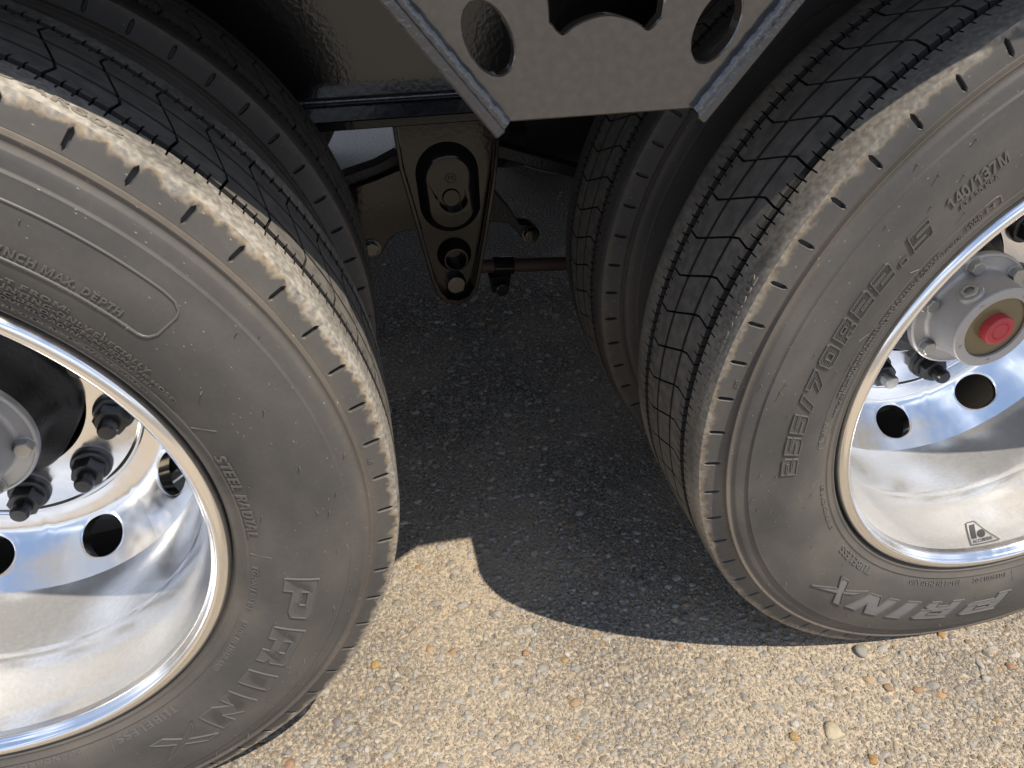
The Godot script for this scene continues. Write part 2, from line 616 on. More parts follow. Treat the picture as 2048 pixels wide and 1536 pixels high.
func tread_rib(b: MB, deep: MB, cols: Array, gap: float, teeth_a: Array, teeth_b: Array, uvmode := false) -> void:
	var w := TAU / PITCHES
	var cuts := {}
	for i in 7:
		cuts[snappedf(i / 6.0, 0.0001)] = true
	var half := 0.017
	for t in teeth_a + teeth_b:
		for q in [-half - 0.003, -half, half, half + 0.003]:
			cuts[snappedf(clampf(t[0] + q, 0.001, 0.999), 0.0001)] = true
	var ts := cuts.keys()
	ts.sort()
	var g := deg_to_rad(gap)
	for k in PITCHES:
		var rows := []
		var uvs := []
		for t in ts:
			var row := PackedVector3Array()
			var ur := PackedVector2Array()
			for i in cols.size():
				var z: float = cols[i]
				if i == 0:
					for q in teeth_a:
						if absf(t - q[0]) <= half + 0.0005:
							z -= q[1]
				if i == cols.size() - 1:
					for q in teeth_b:
						if absf(t - q[0]) <= half + 0.0005:
							z += q[1]
				var th: float = k * w + (zig(z) if gap > 0.0 else 0.0) + g / 2.0 + t * (w - g)
				row.append(polar(th, crown(z), z))
				ur.append(Vector2(th / TAU, clampf(remap(z, -0.0125, -0.0475, 0.81, 1.0), 0.81, 1.0) if z > -0.109 else clampf(remap(z, -0.2055, -0.1705, 0.93, 1.0), 0.93, 1.0)))
			rows.append(row)
			uvs.append(ur)
		# sgn: turned so that normals point outwards
		b.grid(rows, 1.0, uvs)
		var nrow := rows.size()
		for e in [0, cols.size() - 1]:
			for j in nrow - 1:
				var p: Vector3 = rows[j][e]
				var q: Vector3 = rows[j + 1][e]
				var s0 := 0.4525 / Vector2(p.x, p.y).length()
				var s1 := 0.4525 / Vector2(q.x, q.y).length()
				var p2 := Vector3(p.x * s0, p.y * s0, p.z)
				var q2 := Vector3(q.x * s1, q.y * s1, q.z)
				var side := (q - p).cross(Vector3(p.x, p.y, 0).normalized()) * (-1.0 if e == 0 else 1.0)
				if side.dot(Vector3(0, 0, 1.0 if e == 0 else -1.0)) < -1e-9:
					side = -side
				var u0 := Vector2(0.5, 0.5)
				deep.tri(p, q, q2, side, u0, u0, u0)
				deep.tri(p, q2, p2, side, u0, u0, u0)
		if gap > 0.0:
			for e in [0, nrow - 1]:
				for i in cols.size() - 1:
					var p: Vector3 = rows[e][i]
					var q: Vector3 = rows[e][i + 1]
					var p2 := Vector3(p.x * 0.975, p.y * 0.975, p.z)
					var q2 := Vector3(q.x * 0.975, q.y * 0.975, q.z)
					var o: Vector3 = rows[0][i] - rows[1][i] if e == 0 else rows[nrow - 1][i] - rows[nrow - 2][i]
					deep.tri(p, q, q2, o)
					deep.tri(p, q2, p2, o)


func tread_mesh() -> Array:
	var a := MB.new()
	var g := MB.new()
	tread_rib(a, g, [-0.0575, -0.066, -0.077, -0.0860], 0.32, [[0.25, 0.007], [0.5, 0.007], [0.74, 0.007]], [])
	tread_rib(a, g, [-0.0904, -0.108, -0.1242], 0.32, [], [])
	tread_rib(a, g, [-0.1288, -0.144, -0.152, -0.1600], 0.32, [], [[0.25, 0.006], [0.5, 0.006], [0.74, 0.006]])
	var s := MB.new()
	tread_rib(s, g, [-0.0125, -0.0150, -0.0185, -0.023, -0.030, -0.036, -0.0475], 0.0, [], [[0.06, 0.009], [0.31, 0.006], [0.56, 0.006], [0.8, 0.006]])
	tread_rib(s, g, [-0.1705, -0.182, -0.188, -0.195, -0.1995, -0.203, -0.2055], 0.0, [[0.06, 0.009], [0.31, 0.006], [0.56, 0.006], [0.8, 0.006]], [])
	# floor of the grooves
	var rows := []
	for z in [-0.0125, -0.06, -0.109, -0.16, -0.2055]:
		var row := PackedVector3Array()
		for i in PITCHES * 4 + 1:
			row.append(polar(TAU * (i % (PITCHES * 4)) / (PITCHES * 4), 0.4530, z))
		rows.append(row)
	g.grid(rows, -1.0)
	return [a.mesh(), s.mesh(), g.mesh()]


# ------------------------------------------------------------------ lettering on the rubber
func flat_text(text: String, bold := true) -> Array:
	var t := TextMesh.new()
	t.text = text
	t.font = font if bold else font
	t.font_size = 32
	t.pixel_size = 0.01
	t.depth = 0.1
	t.curve_step = 2.0
	var arr := t.surface_get_arrays(0)
	var v: PackedVector3Array = arr[Mesh.ARRAY_VERTEX]
	var ix: PackedInt32Array = arr[Mesh.ARRAY_INDEX]
	var lo := Vector3.ONE * 1e9
	var hi := -lo
	for p in v:
		lo = lo.min(p)
		hi = hi.max(p)
	return [v, ix, lo, hi]


# text round the wheel: reads clockwise from angle a0 to a1 (degrees, counted anticlockwise from +x), feet at radius r0, capitals of height h
func ring_text(parent: Node3D, called: String, text: String, a0: float, a1: float, r0: float, h: float, raise := 0.0011, mt := "letter_rubber") -> void:
	var f := flat_text(text)
	var v: PackedVector3Array = f[0]
	var ix: PackedInt32Array = f[1]
	var lo: Vector3 = f[2]
	var hi: Vector3 = f[3]
	var b := MB.new()
	var w := PackedVector3Array()
	for p in v:
		var t := deg_to_rad(lerpf(a0, a1, (p.x - lo.x) / (hi.x - lo.x)))
		var r := r0 + h * (p.y - lo.y) / (hi.y - lo.y)
		w.append(polar(t, r, side_z(r) + (raise if p.z > 0.0 else -0.0004)))
	for i in range(0, ix.size(), 3):
		var a := w[ix[i]]
		var c := w[ix[i + 1]]
		var d := w[ix[i + 2]]
		if v[ix[i]].z < 0.0 and v[ix[i + 1]].z < 0.0 and v[ix[i + 2]].z < 0.0:
			continue
		b.tri(a, c, d, (d - a).cross(c - a))
	put(called, b.mesh(), M[mt], parent)


func tread_text(parent: Node3D, text: String, a0: float, a1: float, z0: float, h: float) -> void:
	var f := flat_text(text)
	var v: PackedVector3Array = f[0]
	var ix: PackedInt32Array = f[1]
	var lo: Vector3 = f[2]
	var hi: Vector3 = f[3]
	var b := MB.new()
	var w := PackedVector3Array()
	for p in v:
		var t := deg_to_rad(lerpf(a0, a1, (p.x - lo.x) / (hi.x - lo.x)))
		var z := z0 - h * (p.y - lo.y) / (hi.y - lo.y)
		w.append(polar(t, crown(z) + (0.0008 if p.z > 0.0 else -0.0005), z))
	for i in range(0, ix.size(), 3):
		if v[ix[i]].z < 0.0 and v[ix[i + 1]].z < 0.0 and v[ix[i + 2]].z < 0.0:
			continue
		var a := w[ix[i]]
		var c := w[ix[i + 1]]
		var d := w[ix[i + 2]]
		b.tri(a, c, d, (d - a).cross(c - a))
	put("tread_lettering", b.mesh(), M["dusty_letter"], parent)


const GLYPH := {
	"2": [[[0, .70], [0, 1], [.86, 1], [1, .88], [1, .40], [.32, .40], [.32, .29], [1, .29], [1, 0], [0, 0], [0, .60], [.68, .60], [.68, .70]]],
	"5": [[[0, 1], [1, 1], [1, .72], [.32, .72], [.32, .62], [1, .62], [1, .12], [.86, 0], [0, 0], [0, .29], [.68, .29], [.68, .36], [0, .36]]],
	"7": [[[0, 1], [1, 1], [1, .76], [.46, 0], [.08, 0], [.60, .70], [0, .70]]],
	"0": [[[0, .13], [0, .87], [.14, 1], [.86, 1], [1, .87], [1, .13], [.86, 0], [.14, 0]], [[.33, .28], [.67, .28], [.67, .72], [.33, .72]]],
	"R": [[[0, 0], [0, 1], [.88, 1], [1, .90], [1, .45], [.86, .36], [1, .26], [1, 0], [.67, 0], [.67, .24], [.33, .24], [.33, 0]], [[.33, .52], [.67, .52], [.67, .74], [.33, .74]]],
	"/": [[[0, 0], [.42, 1], [.78, 1], [.36, 0]]],
	".": [[[.08, 0], [.08, .28], [.42, .28], [.42, 0]]],
	"P": [[[0, 0], [0, 1], [.86, 1], [1, .88], [1, .40], [.86, .28], [.32, .28], [.32, 0]], [[.32, .54], [.66, .54], [.66, .74], [.32, .74]]],
	"I": [[[0, 0], [0, 1], [.42, 1], [.42, 0]]],
	"N": [[[0, 0], [0, 1], [.38, 1], [.68, .52], [.68, 1], [1, 1], [1, 0], [.62, 0], [.32, .48], [.32, 0]]],
	"X": [[[-.16, 1.06], [.12, 1.06], [.44, .62], [.60, .70], [1.08, 1.0], [.74, .56], [.58, .44], [.98, -.04], [.66, -.06], [.38, .36], [.26, .28], [-.14, -.04], [.06, .34], [.30, .50]]],
}


# big outlined figures: a thin plate, hatched or smooth, inside a raised outline
func block_text(parent: Node3D, called: String, text: String, a0: float, a1: float, r0: float, h: float, slant: float, hatch: bool, gap := 0.22) -> void:
	var wide := {"/": 0.78, ".": 0.5, "I": 0.42, "X": 1.15}
	var total := 0.0
	for ch in text:
		total += float(wide.get(ch, 1.0)) + gap
	total -= gap
	var line := MB.new()
	var face := MB.new()
	var at := 0.0
	var arc := deg_to_rad(a0 - a1)
	var to := func(p: Vector2, d: float) -> Vector3:
		var x: float = p.x + slant * p.y
		var r := r0 + h * p.y
		return polar(deg_to_rad(a0) - arc * x / total, r, side_z(r) + d)
	for ch in text:
		var loops := []
		for lp in GLYPH[ch]:
			var o := PackedVector2Array()
			for p in lp:
				o.append(Vector2(p[0] + at, p[1]))
			loops.append(o)
		# plate, in strips so that it follows the bulge of the sidewall
		var ys := []
		for lp in loops:
			for p in lp:
				if not ys.has(snappedf(p.y, 0.001)):
					ys.append(snappedf(p.y, 0.001))
		for i in 9:
			ys.append(i / 8.0)
		ys.sort()
		for i in ys.size() - 1:
			if ys[i + 1] - ys[i] < 0.004:
				continue
			var strip := PackedVector2Array([Vector2(at - 2, ys[i]), Vector2(at + 3, ys[i]), Vector2(at + 3, ys[i + 1]), Vector2(at - 2, ys[i + 1])])
			var pieces: Array = Geometry2D.intersect_polygons(loops[0], strip)
			for lp in loops.slice(1):
				var left := []
				for piece in pieces:
					left.append_array(Geometry2D.clip_polygons(piece, lp))
				pieces = left
			for piece in pieces:
				var ix := Geometry2D.triangulate_polygon(piece)
				for k in range(0, ix.size(), 3):
					face.tri(to.call(piece[ix[k]], 0.0005), to.call(piece[ix[k + 1]], 0.0005), to.call(piece[ix[k + 2]], 0.0005), Vector3(0, 0, 1))
		# outline
		var mm := arc * (r0 + h * 0.5) / total      # metres per unit of x
		for lp in loops:
			for i in lp.size():
				var p: Vector2 = lp[i]
				var q: Vector2 = lp[(i + 1) % lp.size()]
				var d := Vector2((q.x - p.x) * mm, (q.y - p.y) * h)
				var s := Vector2(-d.y, d.x).normalized()
				var e := d.normalized() * 0.0005
				var sw := Vector2(s.x / mm, s.y / h)
				var ee := Vector2(e.x / mm, e.y / h)
				var a := p - ee
				var c := q + ee
				var n := maxi(1, int(d.length() / 0.008))
				for j in n:
					var p0 := a.lerp(c, float(j) / n)
					var p1 := a.lerp(c, float(j + 1) / n)
					var l0: Vector3 = to.call(p0 + sw * 0.00075, 0.0)
					var r_0: Vector3 = to.call(p0 - sw * 0.00075, 0.0)
					var l1: Vector3 = to.call(p1 + sw * 0.00075, 0.0)
					var r_1: Vector3 = to.call(p1 - sw * 0.00075, 0.0)
					var tl0: Vector3 = to.call(p0 + sw * 0.0005, 0.0017)
					var tr0: Vector3 = to.call(p0 - sw * 0.0005, 0.0017)
					var tl1: Vector3 = to.call(p1 + sw * 0.0005, 0.0017)
					var tr1: Vector3 = to.call(p1 - sw * 0.0005, 0.0017)
					line.quad(tl0, tr0, tr1, tl1, Vector3(0, 0, 1))
					line.quad(l0, tl0, tl1, l1, l0 - r_0)
					line.quad(r_0, tr0, tr1, r_1, r_0 - l0)
		if hatch:
			# slanting ridges across the plate
			var k := 0.0
			var step := 0.0021
			var lo := -h * 1.2
			while lo + k < (1.3 * mm + h):
				var hits := []
				for lp in loops:
					for i in lp.size():
						var p := Vector2((lp[i].x - at) * mm, lp[i].y * h)
						var q := Vector2((lp[(i + 1) % lp.size()].x - at) * mm, lp[(i + 1) % lp.size()].y * h)
						var fp := p.x - p.y * 0.6 - lo - k
						var fq := q.x - q.y * 0.6 - lo - k
						if (fp < 0.0) != (fq < 0.0):
							hits.append(p.lerp(q, fp / (fp - fq)))
				hits.sort_custom(func(x, y): return x.y < y.y)
				for i in range(0, hits.size() - 1, 2):
					var p := Vector2(hits[i].x / mm + at, hits[i].y / h)
					var q := Vector2(hits[i + 1].x / mm + at, hits[i + 1].y / h)
					var s := Vector2(0.00045 / mm, -0.0003 / h)
					line.quad(to.call(p - s, 0.0006), to.call(p, 0.0011), to.call(q, 0.0011), to.call(q - s, 0.0006), Vector3(-0.5, 0, 1))
					line.quad(to.call(p + s, 0.0006), to.call(p, 0.0011), to.call(q, 0.0011), to.call(q + s, 0.0006), Vector3(0.5, 0, 1))
				k += step
		at += float(wide.get(ch, 1.0)) + gap
	var f := put(called, face.mesh(), M["letter_hatch" if hatch else "letter_face"], parent)
	f.name = called
	put("letter_outline", line.mesh(), M["letter_rubber"], parent)


# a raised bead along a path of (angle in degrees, radius)
func bead(parent: Node3D, called: String, path: Array, r: float, closed := false) -> void:
	var p := PackedVector3Array()
	for i in path.size() + (0 if closed else -1):
		var a: Array = path[i]
		var c: Array = path[(i + 1) % path.size()]
		var n := maxi(1, int(absf(a[0] - c[0]) / 1.2))
		for j in n:
			var s := float(j) / n
			var rr := lerpf(a[1], c[1], s)
			p.append(polar(deg_to_rad(lerpf(a[0], c[0], s)), rr, side_z(rr)))
	if not closed:
		p.append(polar(deg_to_rad(path[-1][0]), path[-1][1], side_z(path[-1][1])))
	var b := MB.new()
	b.tube(p, r, 8, closed)
	put(called, b.mesh(), M["letter_rubber"], parent)


# little rubber hairs left by the vents of the mould
func vent_hairs(parent: Node3D, sd: int, a0: float, a1: float) -> void:
	var r := RandomNumberGenerator.new()
	r.seed = sd
	var b := MB.new()
	for i in 34:
		var t := deg_to_rad(r.randf_range(a0, a1))
		var rr: float = [0.335, 0.352, 0.385, 0.398, 0.405, 0.42][r.randi() % 6] + r.randf_range(-0.004, 0.004)
		var p := polar(t, rr, side_z(rr))
		var d := Vector3(r.randf_range(-0.4, 0.4), r.randf_range(-0.4, 0.4), 1.0).normalized() * r.randf_range(0.0015, 0.0045)
		b.tube(PackedVector3Array([p - d * 0.2, p + d]), 0.00055, 6)
	var o := put("vent_spews", b.mesh(), M["vent_rubber"], parent)
	tag(o, "", "", "", "stuff")


# ------------------------------------------------------------------ rim, hub
const CONE := [[0.1775, -0.2625], [0.190, -0.2605], [0.205, -0.2550], [0.2225, -0.2365], [0.240, -0.2130], [0.2505, -0.1980]]


func cone_at(s: float) -> Vector2:
	var x := clampf(s, 0.0, 0.99999) * (CONE.size() - 1)
	var i := int(x)
	var f := x - i
	var a: Array = CONE[i]
	var b: Array = CONE[i + 1]
	var a0: Array = CONE[maxi(0, i - 1)]
	var b1: Array = CONE[mini(CONE.size() - 1, i + 2)]
	return Vector2(a[0], a[1]).cubic_interpolate(Vector2(b[0], b[1]), Vector2(a0[0], a0[1]), Vector2(b1[0], b1[1]), f)


func rim_meshes() -> Array:
	var b := MB.new()
	var pr := []
	for p in [[0.2880, -0.022], [0.2985, -0.016], [0.2988, -0.0095], [0.2978, -0.0045], [0.2950, -0.0014], [0.2915, -0.0002], [0.2885, -0.0002], [0.2855, -0.0016], [0.2840, -0.0042], [0.2830, -0.0062], [0.2818, -0.0070], [0.2808, -0.0085], [0.2800, -0.0095], [0.2790, -0.0105], [0.2784, -0.0130], [0.2780, -0.0190]]:
		pr.append(Vector2(p[0], p[1]))
	b.lathe(pr, 240, -1.0)
	var lip := b.mesh()
	var c := MB.new()
	pr = []
	for p in [[0.2780, -0.0190], [0.2775, -0.027], [0.2768, -0.036], [0.2755, -0.044], [0.2732, -0.054], [0.2702, -0.065], [0.2670, -0.076], [0.2642, -0.087], [0.2624, -0.097], [0.2616, -0.104], [0.2618, -0.1065], [0.2606, -0.1085], [0.2600, -0.114], [0.2594, -0.130], [0.2588, -0.148], [0.2575, -0.165], [0.2555, -0.180], [0.2530, -0.190], [0.2505, -0.198]]:
		pr.append(Vector2(p[0], p[1]))
	c.lathe(pr, 240, -1.0)
	var barrel := c.mesh()
	# disc with ten hand holes
	var d := MB.new()
	var at := func(t: float, s: float, depth: float) -> Vector3:
		var p := cone_at(s)
		var q := cone_at(minf(s + 0.02, 1.0)) - cone_at(maxf(s - 0.02, 0.0))
		var n := Vector2(q.y, -q.x).normalized()           # into the metal
		if n.y > 0.0:
			n = -n
		return polar(t, p.x + n.x * depth, p.y + n.y * depth)
	var m := 64
	var w := TAU / 10.0
	for k in 10:
		var t0 := (k + 0.5) * w
		var rings := []
		for j in 13:
			var row := PackedVector3Array()
			for i in m + 1:
				var f := TAU * (i % m) / m
				var cf := cos(f)
				var sf := sin(f)
				var q := 1.0 / maxf(absf(cf), absf(sf))
				var hole := Vector2(cf * 0.405, sf * 0.385 + 0.20)       # in units of half a cell
				var edge := Vector2(cf * q, sf * q)
				var p := Vector2()
				var dep := 0.0
				if j <= 9:
					p = edge.lerp(hole, pow(j / 9.0, 0.7) * 0.975)
				else:
					p = hole
					dep = [0.0008, 0.004, 0.018][j - 10]
				row.append(at.call(t0 + p.x * w / 2.0, 0.5 + p.y / 2.0, dep))
			rings.append(row)
		d.grid(rings.slice(0, 11), -1.0)
		d.grid(rings.slice(10, 13), -1.0)
	var cone := d.mesh()
	var e := MB.new()
	pr = []
	for p in [[0.1775, -0.2625], [0.1765, -0.2608], [0.1748, -0.2598], [0.1728, -0.2600], [0.1712, -0.2612], [0.1702, -0.2632], [0.1690, -0.2640], [0.1125, -0.2640], [0.1110, -0.2655], [0.1104, -0.2680], [0.1100, -0.2825]]:
		pr.append(Vector2(p[0], p[1]))
	e.lathe(pr, 160, -1.0)
	# back of the rim and of the disc, seen through the hand holes
	pr = []
	for p in [[0.110, -0.2825], [0.1500, -0.2825], [0.1775, -0.2810]]:
		pr.append(Vector2(p[0], p[1]))
	e.lathe(pr, 120, 1.0)
	pr = []
	for p in [[0.2600, -0.212], [0.268, -0.217], [0.2735, -0.2215], [0.2985, -0.226], [0.2985, -0.212], [0.284, -0.205], [0.268, -0.14], [0.266, -0.11], [0.2800, -0.05], [0.2800, -0.030]]:
		pr.append(Vector2(p[0], p[1]))
	e.lathe(pr, 120, 1.0)
	return [lip, barrel, cone, e.mesh()]


func hex_mesh(across: float, h: float, chamfer: float) -> MB:
	var b := MB.new()
	var r := across / sqrt(3.0)
	var top := PackedVector3Array()
	var low := PackedVector3Array()
	var cap := PackedVector3Array()
	for i in 6:
		var t := TAU * i / 6
		low.append(polar(t, r, 0))
		top.append(polar(t, r, h - chamfer))
		cap.append(polar(t, r * 0.86, h))
	for i in 6:
		var j := (i + 1) % 6
		var o := (low[i] + low[j]) / 2.0
		var mid := (top[i] + top[j]) / 2.0
		mid = Vector3(mid.x, mid.y, h - chamfer * 0.2)
		b.quad(low[i], low[j], top[j], top[i], o)
		b.tri(top[i], mid, top[j], o)
		b.tri(top[i], cap[i], mid, o + Vector3(0, 0, r))
		b.tri(mid, cap[i], cap[j], o + Vector3(0, 0, r))
		b.tri(mid, cap[j], top[j], o + Vector3(0, 0, r))
		b.tri(Vector3(0, 0, h), cap[i], cap[j], Vector3(0, 0, 1))
	return b


func nut_meshes() -> Array:
	var b := MB.new()
	b.lathe([Vector2(0.0235, 0), Vector2(0.0240, 0.003), Vector2(0.0232, 0.0075), Vector2(0.0205, 0.0105), Vector2(0.0, 0.0110)], 40, -1.0)
	b.add(hex_mesh(0.034, 0.019, 0.003), Transform3D(Basis(), Vector3(0, 0, 0.009)))
	var s := MB.new()
	var pr := [Vector2(0.0107, 0.0)]
	for i in 11:                                          # thread
		pr.append(Vector2(0.01095, 0.024 + i * 0.0018))
		pr.append(Vector2(0.01078, 0.0249 + i * 0.0018))
	pr.append_array([Vector2(0.0104, 0.0440), Vector2(0.0090, 0.0465), Vector2(0.0, 0.0470)])
	s.lathe(pr, 28, -1.0)
	return [b.mesh(), s.mesh()]


func hub_cap(parent: Node3D, turn: float) -> void:
	var base := Transform3D(Basis(Vector3(0, 0, 1), turn))
	var b := MB.new()
	b.lathe([Vector2(0.0800, -0.1980), Vector2(0.0822, -0.1965), Vector2(0.0826, -0.1890), Vector2(0.0815, -0.1868), Vector2(0.0790, -0.1862), Vector2(0.0772, -0.1880), Vector2(0.0650, -0.1882), Vector2(0.0612, -0.1862), Vector2(0.0598, -0.1815), Vector2(0.0582, -0.1550), Vector2(0.0570, -0.1425), Vector2(0.0578, -0.1410), Vector2(0.0576, -0.1375), Vector2(0.0560, -0.1360), Vector2(0.0445, -0.1360), Vector2(0.0435, -0.1368), Vector2(0.0432, -0.1400)], 120, -1.0)
	for i in 6:                                          # pads under the bolts
		var p := polar(deg_to_rad(45 + 60 * i), 0.0695, 0)
		var q := MB.new()
		q.lathe([Vector2(0.0128, -0.190), Vector2(0.0122, -0.1862), Vector2(0.0112, -0.1855), Vector2(0.0, -0.1855)], 32, -1.0)
		b.add(q, Transform3D(Basis(), p))
	# boss of the filler plug, pointing out of the barrel
	var bx := Basis(Vector3(0, 0, 1), deg_to_rad(130.0)) * Basis(Vector3(0, 1, 0), PI / 2.0)
	var boss := Transform3D(bx, polar(deg_to_rad(130.0), 0.052, -0.158))
	var q2 := MB.new()
	q2.lathe([Vector2(0.0165, 0.0), Vector2(0.0158, 0.0095), Vector2(0.0148, 0.0108), Vector2(0.0095, 0.0108)], 40, -1.0)
	b.add(q2, boss)
	put("hub_cap", b.mesh(), M["cast_aluminium"], parent, base)
	var fp := MB.new()
	fp.lathe([Vector2(0.0108, 0.010), Vector2(0.0108, 0.0130), Vector2(0.0098, 0.0140), Vector2(0.0062, 0.0140), Vector2(0.0055, 0.0132), Vector2(0.0050, 0.0085), Vector2(0.0, 0.0085)], 6 * 6, -1.0, 6, 0.03)
	put("filler_plug", fp.mesh(), M["bare_steel"], parent, base * boss)
	var win := MB.new()
	win.lathe([Vector2(0.0433, -0.1412), Vector2(0.0, -0.1412)], 64, -1.0)
	put("sight_window", win.mesh(), M["oil_window"], parent, base)
	var red := MB.new()
	red.lathe([Vector2(0.0205, -0.1412), Vector2(0.0203, -0.1305), Vector2(0.0192, -0.1288), Vector2(0.0170, -0.1285), Vector2(0.0, -0.1285)], 48, -1.0)
	for i in 22:                                         # raised ring of marks on the plug
		var t := TAU * i / 22.0
		red.hull_box(Transform3D(Basis(Vector3(0, 0, 1), t), polar(t, 0.0112, -0.1283)), Vector3(0.0014, 0.0004, 0.0004))
	put("vent_plug", red.mesh(), M["red_plastic"], parent, base)
	var hx := hex_mesh(0.0172, 0.0090, 0.0016)
	hx.lathe([Vector2(0.0112, 0.0), Vector2(0.0112, 0.0016), Vector2(0.0, 0.0016)], 28, -1.0)
	var hm := hx.mesh()
	for i in 6:
		put("hub_cap_bolt", hm, M["bare_steel"], parent, base * Transform3D(Basis(Vector3(0, 0, 1), 0.4 * i), polar(deg_to_rad(45 + 60 * i), 0.0695, -0.1855)))
	var rv := MB.new()
	rv.lathe([Vector2(0.0030, -0.1362), Vector2(0.0026, -0.1350), Vector2(0.0012, -0.1350), Vector2(0.0, -0.1356)], 16, -1.0)
	var rm := rv.mesh()
	for i in 5:
		put("ring_screw", rm, M["bare_steel"], parent, base * Transform3D(Basis(), polar(deg_to_rad(62 + 72 * i), 0.0502, 0)))


func wheel_parts(w: Node3D, rubber: String, tread: Array, tyre: ArrayMesh, rims: Array, turn: float) -> void:
	var t := Transform3D(Basis(Vector3(0, 0, 1), turn))
	put("tyre", tyre, M[rubber], w, t)
	put("tread", tread[0], M["tread_rubber"], w, t)
	put("tread_shoulder", tread[1], M[rubber], w, t)
	put("tread_grooves", tread[2], M["groove_rubber"], w, t)
	put("rim_flange", rims[0], M["polished_aluminium"], w)
	put("rim_barrel", rims[1], M["satin_aluminium"], w)


# ------------------------------------------------------------------ gravel
func stone_mesh(sd: int, flat: float, detail: int, jag: float) -> ArrayMesh:
	var r := RandomNumberGenerator.new()
	r.seed = sd
	var f := FastNoiseLite.new()
	f.seed = sd
	f.frequency = 0.9
	var planes := []
	for i in 12:
		planes.append([Vector3(r.randfn(), r.randfn(), r.randfn()).normalized(), r.randf_range(0.55, 0.9)])
	var b := MB.new()
	var rows := []
	var h := 5 if detail == 0 else 9
	var wd := 7 if detail == 0 else 14
	for j in h + 1:
		var row := PackedVector3Array()
		for i in wd + 1:
			var a := PI * j / h
			var t := TAU * (i % wd) / wd
			var p := Vector3(sin(a) * cos(t), cos(a), sin(a) * sin(t))
			var k := 1.0 + jag * f.get_noise_3dv(p * 1.4)
			for q in planes:
				var d := p.dot(q[0])
				if d > 0.0:
					k = minf(k, q[1] / d)
			p *= k
			p.y *= flat
			row.append(p)
		rows.append(row)
	b.grid(rows, 1.0)
	return b.mesh()


func stone_colour(r: RandomNumberGenerator) -> Color:
	var k := r.randf()
	var c := Color(0.30, 0.28, 0.28)
	if k < 0.42:
		c = Color(0.44, 0.425, 0.395)
	elif k < 0.66:
		c = Color(0.49, 0.41, 0.30)
	elif k < 0.80:
		c = Color(0.62, 0.585, 0.52)
	elif k < 0.87:
		c = Color(0.24, 0.23, 0.22)
	elif k < 0.94:
		c = Color(0.40, 0.30, 0.20)
	elif k < 0.97:
		c = Color(0.50, 0.31, 0.14)
	var g := r.randf_range(0.72, 1.2)
	return Color(c.r * g, c.g * g, c.b * g)


func gravel() -> void:
	var m := StandardMaterial3D.new()
	m.resource_name = "stone"
	m.vertex_color_use_as_albedo = true
	m.roughness = 0.85
	var im := noise_tex(256, 0.04, 77)
	m.albedo_texture = tinted(Color(0.72, 0.71, 0.70), Color(1, 1, 1), im, 1.6)
	bump(m, im, 0.05, 40.0)
	var r := RandomNumberGenerator.new()
	r.seed = 2024
	var sizes := [[0.0042, 0.0098, 15000, 1], [0.0020, 0.0044, 100000, 0], [0.0009, 0.0020, 380000, 0]]   # half sizes, how many, detail
	var called := ["large_pavement_stones", "small_pavement_stones", "pavement_grit"]
	for s in 3:
		var row: Array = sizes[s]
		for k in 4:
			var mm := MultiMesh.new()
			mm.transform_format = MultiMesh.TRANSFORM_3D
			mm.use_colors = true
			mm.mesh = stone_mesh(100 + 10 * s + k, 0.72, row[3], 0.45)
			var n: int = row[2] / 4
			mm.instance_count = n
			for i in n:
				var x := r.randf_range(-0.75, 1.15)
				var z := r.randf_range(-1.25, 0.42)
				if s < 2 and r.randf() < 0.18:
					x = r.randf_range(-1.6, 2.0)
					z = r.randf_range(-1.9, 0.9)
				var q := r.randf()
				var size := lerpf(row[0], row[1], q * q * q)
				var up := r.randf_range(-0.62, -0.34) if s == 0 else r.randf_range(-0.58, -0.12)
				var bs := Basis.from_euler(Vector3(r.randf_range(-0.35, 0.35), r.randf() * TAU, r.randf_range(-0.35, 0.35))).scaled(Vector3(r.randf_range(0.75, 1.3), 1.0, r.randf_range(0.75, 1.2)) * size)
				if s == 2:
					bs = Basis.from_euler(Vector3(r.randf() * TAU, r.randf() * TAU, 0)).scaled(Vector3.ONE * size)
				mm.set_instance_transform(i, Transform3D(bs, Vector3(x, up * size * 0.72 + 0.0003, z)))
				var c := stone_colour(r)
				c = c.lerp(Color(0.56, 0.49, 0.39), 0.45 * sand(x, z) * r.randf_range(0.2, 1.2))
				if s == 2 or (s == 1 and r.randf() < 0.35):
					var drift := sand(x, z)
					if r.randf() < 0.75:
						c = Color(0.16, 0.15, 0.14).lerp(Color(0.53, 0.455, 0.355), clampf(drift * 1.15 - 0.1, 0.0, 1.0)) * r.randf_range(0.6, 1.3)
				mm.set_instance_color(i, c)
			var o := MultiMeshInstance3D.new()
			o.name = called[s] if k == 0 else "%s_%03d" % [called[s], k]
			o.multimesh = mm
			o.material_override = m
			tag(o, ["pale and grey stones set in the sandy pavement", "small tan and grey stones packed in the pavement", "fine sandy grit between the pavement stones"][s], ["stones", "stones", "grit"][s], "", "stuff")
			add_child(o)


var sand_noise := FastNoiseLite.new()


# how much wind-blown sand lies on the pavement: drifts that thin out under the trailer
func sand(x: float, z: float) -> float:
	return clampf(0.72 + 0.30 * (z + 0.10) + 0.6 * sand_noise.get_noise_2d(x, z), 0.30, 1.0)


